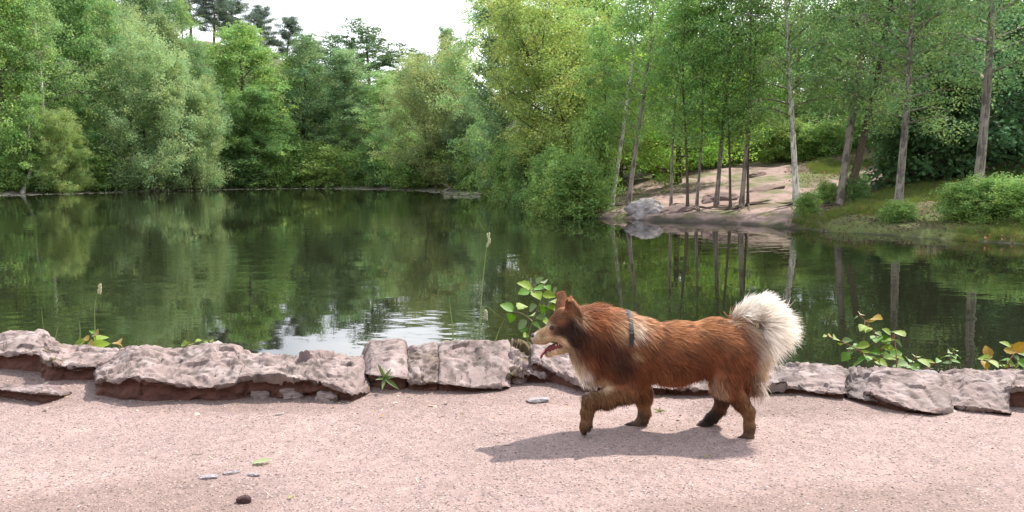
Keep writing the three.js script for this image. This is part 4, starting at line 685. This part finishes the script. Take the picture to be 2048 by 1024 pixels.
function furOn(g, geo, count, rng, head) {
  const p = geo.attributes.position, nn = geo.attributes.normal, ix = geo.index.array, areas = []; let sum = 0;
  const A = V3(), B = V3(), C = V3(), N = V3();
  for (let t = 0; t < ix.length; t += 3) { A.fromBufferAttribute(p, ix[t]); B.fromBufferAttribute(p, ix[t + 1]); C.fromBufferAttribute(p, ix[t + 2]); sum += B.clone().sub(A).cross(C.clone().sub(A)).length(); areas.push(sum); }
  const mid = D(1512, 655, 0.02);
  for (let k = 0; k < count; k++) {
    const r = rng() * sum; let lo = 0, hi = areas.length - 1; while (lo < hi) { const m = (lo + hi) >> 1; areas[m] < r ? lo = m + 1 : hi = m; }
    let u = rng(), v = rng(); if (u + v > 1) { u = 1 - u; v = 1 - v; } const w = 1 - u - v, t = lo * 3;
    const q = V3(0, 0, 0); N.set(0, 0, 0); [[w, ix[t]], [u, ix[t + 1]], [v, ix[t + 2]]].forEach(([f, i]) => { q.addScaledVector(A.fromBufferAttribute(p, i), f); N.addScaledVector(B.fromBufferAttribute(nn, i), f); }); N.normalize();
    if (!head && headField(q.x, q.y, q.z) < -0.012 && q.x < D(1165, 650, 0).x) continue;
    const tailD = Math.min(...TAIL.slice(1).map((b) => boneDist(b, q.x, q.y, q.z)));
    let [dir, len, lift] = flowAt(q.x, q.y, q.z, head);
    const ear = head && Math.min(...EARS.map((e) => earDist(e, q.x, q.y, q.z))) < 0.002;
    if (ear) { dir = V3(0.35, 0.9, 0); len = 0.012; lift = 0.35; }
    const white = !head && tailD < 0.012;
    if (white) { dir = q.clone().sub(mid); dir.z *= 0.6; const rr = dir.length(); dir.normalize(); dir.x += 0.35; dir.y -= 0.32; len = q.x > mid.x - 0.01 ? 0.1 : 0.05; if (dir.y > 0.2) len *= 0.72; if (q.y > mid.y + 0.03 && q.x < mid.x) { dir.set(0.7, 0.25, 0); len = 0.07; } lift = 0.5; }
    const low = q.y < 0.13 && !head; if (low) { len = Math.min(len, 0.024); }
    const belly = !head && !white && N.y < -0.35 && q.y > 0.15 && q.y < 0.34 && Math.min(...LEGS.map((b) => boneDist(b, q.x, q.y, q.z))) > 0.02; if (belly) { dir.set(0.3, -0.9, 0); len = 0.062; lift = 0.3; }
    dir.x += (rng() - 0.5) * 0.5; dir.y += (rng() - 0.5) * 0.5; dir.z += (rng() - 0.5) * 0.5;
    // locks: neighbours share a lean
    const cl = 34, ca = vnoise(q.x * cl, q.y * cl, q.z * cl) - 0.5, cb = vnoise(q.x * cl + 40, q.y * cl, q.z * cl) - 0.5; dir.x += ca * 0.8; dir.y += cb * 0.8; dir.z += (vnoise(q.x * cl, q.y * cl + 50, q.z * cl) - 0.5) * 0.6;
    const tang = dir.clone().addScaledVector(N, -dir.dot(N)).normalize(), L = len * (0.65 + rng() * 0.6), up = lift * (0.7 + rng() * 0.7);
    const side = new THREE.Vector3().crossVectors(tang, N).normalize(), face = rng() * 1.2 - 0.6, wv = side.clone().multiplyScalar(Math.cos(face)).addScaledVector(N, Math.sin(face)), wd = (head ? 0.0014 : 0.0023) * (0.6 + rng() * 0.9) * (white ? 0.9 : 1);
    let c = coat(q.x + tang.x * L * 0.4, q.y + tang.y * L * 0.4, q.z); if (white) { const m = sstep(-0.02, 0.03, q.x - mid.x) ; c = c.map((a, i) => lerp([0.62, 0.44, 0.27][i], WHITE[i], clamp(m + sstep(0.02, 0.05, q.y - mid.y)))); }
    if (ear) { const inner = N.z > 0.1 && EARS.some((e) => N.dot(e.n) > 0.5); c = inner ? [0.3, 0.17, 0.1] : c; }
    const tone = white ? 0.85 + rng() * 0.3 : 0.6 + Math.pow(rng(), 1.4) * 0.75 + ca * 0.6 + cb * 0.3; if (head && (q.distanceTo(eyeL) < 0.0105 || q.distanceTo(eyeR) < 0.0105 || q.distanceTo(noseP) < 0.016)) continue; c = c.map((a) => a * tone);
    const grav = (white ? 0.25 : 0.35) * (1 - 0.95 * Math.max(0, N.y)), sink = head ? 0.0007 : 0.003; let i0 = -1, i1 = -1;
    for (let s = 0; s <= 3; s++) {
      const f = s / 3, x = q.x - N.x * sink + tang.x * L * f + N.x * up * L * f * (1 - 0.45 * f), y = q.y - N.y * sink + tang.y * L * f + N.y * up * L * f * (1 - 0.45 * f) - grav * L * f * f * 0.5, z = q.z - N.z * sink + tang.z * L * f + N.z * up * L * f * (1 - 0.45 * f), ww = wd * (1 - f * 0.9), tip = c.map((a) => a * (0.8 + 0.5 * f));
      if (y < 0.004) break;
      if (s < 3) { const a = g.v(x - wv.x * ww, y - wv.y * ww, z - wv.z * ww, tip), b = g.v(x + wv.x * ww, y + wv.y * ww, z + wv.z * ww, tip); if (i0 >= 0) g.q(i0, i1, b, a); i0 = a; i1 = b; }
      else { const a = g.v(x, y, z, tip); g.t(i0, i1, a); }
    }
  }
}
const dog = thing(new THREE.Group(), 'dog', 'fluffy red-brown dog with curled white tail walking left along the path', 'dog');
part(dog, 'body', mergeGeometries([paint(bodyGeo), paint(headGeo)]), skinMat);
{ const g = new GB(), rng = rngOf(909); furOn(g, bodyGeo, 70000, rng, false); furOn(g, headGeo, 32000, rng, true); const f = part(dog, 'fur', g.build(false), furMat); f.userData.kind = 'stuff'; }
{ // face
  const wet = new THREE.MeshPhysicalMaterial({ color: lin(0.012, 0.010, 0.010), roughness: 0.5, clearcoat: 0.15 }), pink = new THREE.MeshPhysicalMaterial({ color: lin(0.48, 0.10, 0.12), roughness: 0.4, clearcoat: 0.4 }), gum = new THREE.MeshStandardMaterial({ color: lin(0.16, 0.03, 0.03), roughness: 0.6 }), ivory = new THREE.MeshStandardMaterial({ color: lin(0.75, 0.68, 0.55), roughness: 0.4 });
  const skinDark = new THREE.MeshStandardMaterial({ color: lin(0.03, 0.02, 0.015), roughness: 0.9 });
  const nose = new THREE.SphereGeometry(0.015, 20, 14); nose.scale(0.8, 0.85, 1.15); const n = part(dog, 'nose', nose, wet); n.position.copy(D(1067, 672, 0.058));
  const eyeGeo = new THREE.SphereGeometry(0.0085, 18, 12); eyeGeo.scale(1, 0.85, 1);
  for (const [px, py, z] of [[1104, 656, 0.0785], [1098, 654, 0.012]]) { const e = part(dog, 'eye', eyeGeo, new THREE.MeshPhysicalMaterial({ color: lin(0.02, 0.01, 0.006), roughness: 0.22 })); e.position.copy(D(px, py, z)); const lid = part(e, 'eyelid', new THREE.TorusGeometry(0.0085, 0.0026, 8, 20), skinDark); lid.rotation.set(0, -0.45, 0.35); lid.position.set(-0.001, 0, z > 0.05 ? 0.003 : -0.003); }
  // mouth lining and tongue
  const line = new GB(); const mp = [D(1130, 688, 0.042), D(1116, 692, 0.047), D(1100, 697, 0.052), D(1090, 701, 0.055)]; line.tube(mp, [0.021, 0.019, 0.014, 0.006], 10, null); part(dog, 'mouth', line.build(), gum);
  const tg = new GB(), tp = [[1120, 693], [1108, 695], [1098, 698], [1090, 703], [1084, 710], [1081, 718]].map(([a, b], i) => D(a, b, 0.05 + i * 0.003)), hw = [0.012, 0.015, 0.016, 0.015, 0.013, 0.005]; let pr = null;
  tp.forEach((p, i) => { const row = []; for (let s = -3; s <= 3; s++) { const f = s / 3; row.push(tg.v(p.x - 0.003 * f * f, p.y + 0.004 * f * f, p.z + hw[i] * f)); } for (let s = -3; s <= 3; s++) { const f = s / 3; row.push(tg.v(p.x + 0.004, p.y - 0.004 * (1 - f * f) + 0.003 * f * f, p.z + hw[i] * f * 0.9)); } if (pr) for (let s = 0; s < 13; s++) tg.q(pr[s], pr[s + 1], row[s + 1], row[s]); pr = row; });
  part(dog, 'tongue', tg.build(), pink);
  const tooth = new THREE.ConeGeometry(0.0028, 0.009, 8);
  for (const [px, py, z, up] of [[1117, 689, 0.068, -1], [1121, 688, 0.068, -1], [1112, 691, 0.07, -1], [1090, 690, 0.072, -1], [1096, 703, 0.064, 1], [1104, 701, 0.064, 1], [1110, 699, 0.064, 1], [1116, 697, 0.064, 1]]) { const m = part(dog, 'tooth', tooth, ivory); m.position.copy(D(px, py, z)); m.rotation.z = up > 0 ? 0 : Math.PI; }
  // harness: a black strap round the chest behind the shoulders with a grey handle on top
  const strap = new THREE.MeshStandardMaterial({ color: lin(0.018, 0.018, 0.022), roughness: 0.7 }), tabMat = new THREE.MeshStandardMaterial({ color: lin(0.12, 0.13, 0.15), roughness: 0.5 });
  const hs = new THREE.Group(); hs.name = 'harness'; dog.add(hs);
  const bg = new GB(), c = D(1254, 700, 0), ring = []; const M = 48;
  for (let k = 0; k <= M; k++) { const a = k / M * 2 * Math.PI, dx = Math.sin(a), dy = Math.cos(a); let r = 0.06; while (r < 0.3 && bodyField(c.x + 0.01 * dy, c.y + dy * r, c.z + dx * r) < 0) r += 0.002; r += lerp(-0.012, 0.016, sstep(0.2, 0.6, dy)); ring.push([c.x, c.y + dy * r, c.z + dx * r, dx, dy]); }
  let pv = null; for (const [x, y, z, dx, dy] of ring) { const row = [[-0.009, 0], [0.009, 0], [0.009, 0.005], [-0.009, 0.005]].map(([w, t]) => bg.v(x + w, y + dy * t, z + dx * t)); if (pv) for (let s = 0; s < 4; s++) bg.q(pv[s], pv[(s + 1) % 4], row[(s + 1) % 4], row[s]); pv = row; }
  part(hs, 'strap', bg.build(), strap);
  { const bk = part(hs, 'buckle', new THREE.BoxGeometry(0.016, 0.06, 0.012), strap); bk.position.copy(D(1263, 680, 0.146)); }
  const tab = new THREE.BoxGeometry(0.016, 0.075, 0.03), tm = part(hs, 'handle', tab, strap); tm.position.copy(D(1253, 645, 0.035)); const clip = new THREE.CylinderGeometry(0.010, 0.010, 0.034, 16); clip.rotateX(Math.PI / 2); const cm = part(hs, 'clip', clip, tabMat); cm.position.copy(D(1253, 629, 0.035));
}

// ---------- plants along the wall ----------
function leafShape(slim, serr, curl, seed) { // a leaf one unit long along +x, facing +y
  const g = new GB(), rng = rngOf(seed), n = 8; let pr = null;
  for (let i = 0; i <= n; i++) { const t = i / n, w = slim * 0.5 * Math.pow(Math.sin(Math.PI * Math.pow(t, 0.8)), 0.85) * (1 + (i % 2 ? serr : -serr)), y = curl * t * t, row = [g.v(t, y + w * 0.35, -w, null, t, 0), g.v(t, y, 0, null, t, 0.5), g.v(t, y + w * 0.35, w, null, t, 1)]; if (pr) for (let s = 0; s < 2; s++) g.q(pr[s], pr[s + 1], row[s + 1], row[s]); pr = row; }
  return g.build();
}
const LEAVES = [leafShape(0.75, 0.07, -0.18, 1), leafShape(0.66, 0.09, -0.3, 2), leafShape(0.82, 0.06, -0.08, 3)], WILLOWLEAF = [leafShape(0.36, 0.02, -0.2, 4), leafShape(0.3, 0.02, -0.35, 5)];
const veins = dataTex(128, 128, (u, v) => { const m = Math.abs(v - 0.5), r = (u * 7 - m * 5) % 1, vein = m < 0.03 || (r > 0 && r < 0.12), s = (vein ? 1.1 : 0.85) + 0.2 * (tnoise(u, v, 16, 4) - 0.5); return [s * 0.86, s * 0.86, s * 0.86]; }, false, 1);
const PL = {}; const plantMat = (c) => PL[c.join()] ??= new THREE.MeshPhysicalMaterial({ color: lin(...c), map: veins, roughness: 0.6, transmission: 0.5, thickness: 0, side: THREE.DoubleSide, specularIntensity: 0.45 });
const GREEN = [0.14, 0.33, 0.015], LIME = [0.27, 0.4, 0.015], SILVER = [0.24, 0.36, 0.12], GOLD = [0.48, 0.32, 0.02], RUST = [0.46, 0.27, 0.02], stemMat = new THREE.MeshStandardMaterial({ color: lin(0.16, 0.13, 0.06), roughness: 0.8 }), redStem = new THREE.MeshStandardMaterial({ color: lin(0.2, 0.09, 0.05), roughness: 0.8 });
function plant(name, label, category, depth, stems, leaves, shapes, size, seed, sm = stemMat, group) {
  const root = new THREE.Group(), rng = rngOf(seed), o = P(stems[0][0][0], stems[0][0][1], depth); root.position.copy(o);
  const joints = [];
  for (const st of stems) { const pts = st.map(([x, y], i) => P(x, y, depth + (vnoise(x, y, seed) - 0.5) * 0.1).sub(o)), c = new THREE.CatmullRomCurve3(pts).getPoints(pts.length * 4), g = new GB(); g.tube(c, c.map((_, i) => lerp(0.0045, 0.0016, i / c.length)), 6, null); part(root, 'stem', g.build(), sm); joints.push(...c); }
  for (const [x, y, col, sz] of leaves) {
    const p = P(x, y, depth + (rng() - 0.5) * 0.16).sub(o); let best = joints[0], bd = 9; for (const j of joints) { const d = j.distanceTo(p) - j.y * 0.02; if (d < bd) { bd = d; best = j; } }
    const m = part(root, 'leaf', shapes[Math.floor(rng() * shapes.length)], plantMat(col ?? (rng() < 0.35 ? LIME : GREEN))), L = size * (sz ?? 1) * (0.8 + rng() * 0.4), out = p.clone().sub(best); out.y *= 0.6; out.z += (rng() - 0.5) * 0.05; if (out.lengthSq() < 1e-5) out.set(rng() - 0.5, 0.2, rng() - 0.5); out.normalize();
    const nrm = V3((rng() - 0.5) * 0.8, 0.75, 0.35 + rng() * 0.6), zz = new THREE.Vector3().crossVectors(out, nrm).normalize(), yy = new THREE.Vector3().crossVectors(zz, out);
    m.quaternion.setFromRotationMatrix(new THREE.Matrix4().makeBasis(out, yy, zz)); m.scale.setScalar(L); m.position.copy(p).addScaledVector(out, -L * 0.5);
    const base = m.position.clone(); if (base.distanceTo(best) > 0.012) { const g = new GB(); g.tube([best, best.clone().lerp(base, 0.5).add(V3(0, 0.006, 0)), base], [0.0018, 0.0014, 0.001], 5, null, false); part(root, 'leaf_stalk', g.build(), sm); }
  }
  root.traverse((m) => { if (m.isMesh) m.castShadow = true; }); return thing(root, name, label, category, group);
}
plant('bramble', 'bramble shoot with bright green leaves rising behind the wall by the dog nose', 'plant', 4.62, [[[1040, 742], [1052, 690], [1066, 640], [1082, 600], [1088, 562]], [[1064, 642], [1046, 628], [1022, 622]], [[1078, 610], [1096, 612], [1104, 604]], [[1080, 598], [1066, 582], [1054, 576]]],
  [[1052, 570, LIME, 1.2], [1078, 560, SILVER, 0.7], [1089, 564, SILVER, 0.7], [1095, 574], [1077, 577, GREEN], [1047, 585], [1062, 580], [1074, 590, LIME], [1110, 582, SILVER, 0.9], [1014, 615, GREEN, 1.2], [1045, 611, LIME, 1.2], [1022, 635, GREEN, 1.2], [1107, 601, LIME, 1.1], [1099, 607], [1103, 614, LIME], [1082, 635, SILVER, 0.8], [1091, 626], [1093, 644, LIME], [1045, 650, SILVER], [1077, 652], [1052, 670, LIME, 0.8], [1047, 660, GREEN, 0.7], [1087, 618], [1066, 615, SILVER, 0.8], [1063, 630], [1098, 590, LIME]], LEAVES, 0.082, 11);
plant('bramble', 'spreading bramble and willow shoots with yellow tips behind the right wall', 'plant', 4.28, [[[1770, 790], [1764, 730], [1758, 690], [1742, 655], [1722, 632]], [[1764, 728], [1730, 708], [1690, 686], [1652, 671]], [[1790, 780], [1793, 720], [1788, 668]], [[1762, 700], [1780, 682], [1798, 668]], [[1800, 780], [1818, 736], [1834, 708]], [[1820, 780], [1848, 740], [1880, 722]]],
  [[1753, 636, GOLD, 1.1], [1741, 641, GOLD, 0.8], [1721, 628, GOLD, 0.7], [1711, 635, SILVER, 0.6], [1725, 655, LIME], [1734, 658, LIME], [1757, 666, SILVER, 0.7], [1773, 663], [1798, 667, LIME], [1786, 664, SILVER], [1753, 678, GREEN, 1.2], [1768, 680], [1781, 678], [1797, 683, SILVER], [1650, 671, LIME, 0.9], [1661, 672, GOLD, 0.7], [1671, 676, LIME], [1693, 680, SILVER], [1685, 687, LIME], [1711, 688], [1703, 695], [1725, 692, LIME], [1690, 714, GREEN, 1.1], [1698, 706, SILVER], [1754, 704, GREEN, 1.1], [1735, 715], [1746, 716], [1776, 696, LIME], [1792, 707], [1784, 716], [1802, 715, LIME], [1818, 720], [1832, 712, LIME], [1816, 731], [1794, 731], [1829, 734, GREEN], [1848, 726], [1859, 722, LIME, 1.2], [1877, 720, GREEN, 1.2], [1711, 728, LIME], [1762, 726], [1730, 702], [1774, 712], [1806, 726, SILVER], [1840, 736, LIME], [1720, 720, GREEN]], [...LEAVES, ...WILLOWLEAF], 0.07, 12, redStem);
plant('willow_seedling', 'small silvery willow seedling on the wall right of the bramble', 'plant', 4.2, [[[1898, 780], [1900, 730], [1906, 700]]], [[1893, 724, SILVER], [1900, 703, SILVER], [1912, 699, LIME], [1908, 710], [1913, 722, GREEN], [1890, 712, GREEN], [1918, 712]], WILLOWLEAF, 0.085, 13);
plant('bramble', 'bramble with orange and yellow leaves at the right end of the wall', 'plant', 4.2, [[[2010, 790], [2008, 735], [1990, 722], [1968, 716]], [[2012, 780], [2020, 720], [2042, 694]], [[2010, 760], [2030, 730], [2070, 716]]],
  [[1967, 715, LIME], [1975, 703, RUST, 0.8], [1976, 712, SILVER, 0.8], [1971, 728, RUST], [2023, 700, GOLD, 1.2], [2042, 694, RUST], [2043, 704, SILVER], [2011, 688, LIME, 0.8], [2008, 720], [2024, 726, LIME], [2038, 720], [1998, 731], [2016, 731, LIME], [2035, 732], [2060, 712], [1986, 726, LIME], [2054, 728, GREEN]], LEAVES, 0.08, 14, redStem);
plant('bramble', 'yellow and orange leaved sprig behind the left wall', 'plant', 4.92, [[[196, 740], [190, 700], [186, 668]], [[194, 715], [172, 694], [156, 684]]], [[156, 687, LIME, 1.1], [170, 678, GOLD, 1.1], [193, 667, RUST, 0.9], [204, 677, LIME, 1.2], [199, 690, LIME, 1.2], [185, 664, GREEN, 0.6], [178, 690, GOLD]], LEAVES, 0.09, 15);
plant('bramble', 'tiny orange sprig behind the left wall right of the yellow one', 'plant', 4.85, [[[244, 740], [241, 705], [236, 684]]], [[236, 684, RUST, 1], [244, 692, GOLD, 1]], LEAVES, 0.08, 16);
plant('bramble', 'thin green runner lying along the back of the long boulder', 'plant', 4.55, [[[372, 720], [372, 694], [390, 686], [424, 680]]], [[368, 687, LIME, 1], [374, 684, LIME, 1], [397, 681, LIME, 0.7], [412, 684, GREEN, 0.5], [424, 681, LIME, 0.5]], LEAVES, 0.06, 17);
// grasses: [name, label, depth, stems as pixel paths, has seed head]
function grass(label, depth, blades, heads = []) {
  const root = new THREE.Group(), o = P(blades[0][0][0], blades[0][0][1], depth), m = plantMat([0.34, 0.44, 0.16]), pale = new THREE.MeshStandardMaterial({ color: lin(0.42, 0.42, 0.26), roughness: 0.9 }); root.position.copy(o);
  blades.forEach((b, k) => { const pts = new THREE.CatmullRomCurve3(b.map(([x, y], i) => P(x, y, depth + (k % 3 - 1) * 0.05 + i * 0.01).sub(o))).getPoints(14), g = new GB(); let pr = null; const wd = b.w ?? 0.0058; pts.forEach((p, i) => { const w = wd * (1 - 0.85 * i / 14), row = [g.v(p.x - w, p.y, p.z, null), g.v(p.x, p.y, p.z - w * 0.5, null), g.v(p.x + w, p.y, p.z, null)]; if (pr) { g.q(pr[0], pr[1], row[1], row[0]); g.q(pr[1], pr[2], row[2], row[1]); } pr = row; }); part(root, 'blade', g.build(), m); });
  const grain = new THREE.SphereGeometry(1, 8, 6); for (const [x, y0, y1] of heads) { const gs = []; const rng = rngOf(x); for (let i = 0; i < 16; i++) { const q = grain.clone(), p = P(x + (rng() - 0.5) * 6, lerp(y0, y1, i / 15), depth).sub(o); q.scale(0.005, 0.011, 0.005); q.translate(p.x, p.y, p.z); gs.push(q); } part(root, 'seed_head', mergeGeometries(gs), pale); }
  return thing(root, 'grass_clump', label, 'grass');
}
grass('tall grass stem with pale seed head behind the wall left of the bramble', 4.75, [[[956, 740], [962, 610], [970, 520], [976, 476]], [[958, 720], [962, 625], [972, 612], [992, 628], [1014, 641]], [[966, 720], [968, 660], [972, 622]], [[984, 720], [994, 672], [1010, 636]], [[950, 720], [952, 680], [948, 655]]], [[977, 468, 492], [971, 622, 638]]);
grass('thin upright grass blades behind the wall above the mortared stone', 4.75, [[[905, 730], [906, 670], [901, 620], [898, 592]], [[910, 720], [905, 660], [903, 628]], [[938, 705], [924, 684], [912, 656]], [[902, 720], [912, 690], [914, 664]]]);
grass('grass blades standing behind the leftmost wall stone', 5.0, [[[92, 730], [88, 670], [82, 612]], [[110, 730], [112, 670], [119, 646]], [[104, 730], [105, 690], [104, 674]], [[158, 730], [160, 660], [158, 640]]]);
grass('lone grass stem with seed head behind the yellow sprig', 5.0, [[[196, 740], [190, 660], [190, 610], [196, 582]]], [[199, 570, 586]]);
{ // rosette weed on the wall face and small tufts at its foot
  const weed = (label, px, py, dep, tips, w, col) => { const root = new THREE.Group(), o = P(px, py, dep); root.position.copy(o); for (const [x, y, dz] of tips) { const e = P(x, y, dep - dz).sub(o), L = e.length(), m = part(root, 'leaf', WILLOWLEAF[0], plantMat(col)), dir = e.clone().normalize(), z = new THREE.Vector3().crossVectors(dir, V3(0, 0.6, 0.8)).normalize(), y2 = new THREE.Vector3().crossVectors(z, dir); m.quaternion.setFromRotationMatrix(new THREE.Matrix4().makeBasis(dir, y2, z)); m.scale.set(L, L, L * w); } return thing(root, 'weed', label, 'weed'); };
  weed('rosette weed with strap leaves growing from the wall joint', 770, 757, 3.9, [[757, 730, 0.03], [780, 738, 0.02], [797, 776, 0.05], [753, 757, 0.05], [764, 775, 0.08], [784, 752, 0.06], [776, 742, 0.05]], 0.6, [0.2, 0.3, 0.09]);
  weed('small yellow-green grass tuft at the foot of the right wall', 1775, 812, 3.72, [[1767, 800, 0.03], [1773, 796, 0.02], [1778, 797, 0.03], [1783, 801, 0.04], [1787, 806, 0.05], [1763, 807, 0.05]], 0.45, LIME);
  weed('tiny weed on the path under the dog belly', 1318, 824, 3.62, [[1310, 818, 0.03], [1320, 815, 0.02], [1328, 820, 0.05]], 0.8, [0.4, 0.46, 0.2]);
  weed('tiny weed at the wall foot behind the dog tail', 1584, 796, 3.86, [[1577, 791, 0.02], [1585, 788, 0.02], [1592, 792, 0.04]], 0.7, [0.28, 0.32, 0.12]);
}
for (const [px, py, s, rot, col, label] of [[505, 931, 0.075, 0.3, [0.42, 0.52, 0.24], 'pale green leaf lying flat on the path'], [578, 1003, 0.022, 1.2, [0.42, 0.5, 0.08], 'tiny yellow-green leaf near the bottom of the path'], [1417, 916, 0.024, 2, [0.4, 0.4, 0.08], 'tiny yellowish leaf in the dog shadow'], [760, 838, 0.025, 0.6, GOLD, 'small yellow leaf on the path below the wall joint']]) {
  const m = thing(new THREE.Mesh(leafShape(0.5, 0.22, 0.06, px), plantMat(col)), 'fallen_leaf', label, 'leaf'); m.position.copy(onPath(px, py)); m.position.y += 0.006; m.rotation.set(0.05, rot, 0.04); m.scale.setScalar(s);
}

renderer.render(scene, camera);
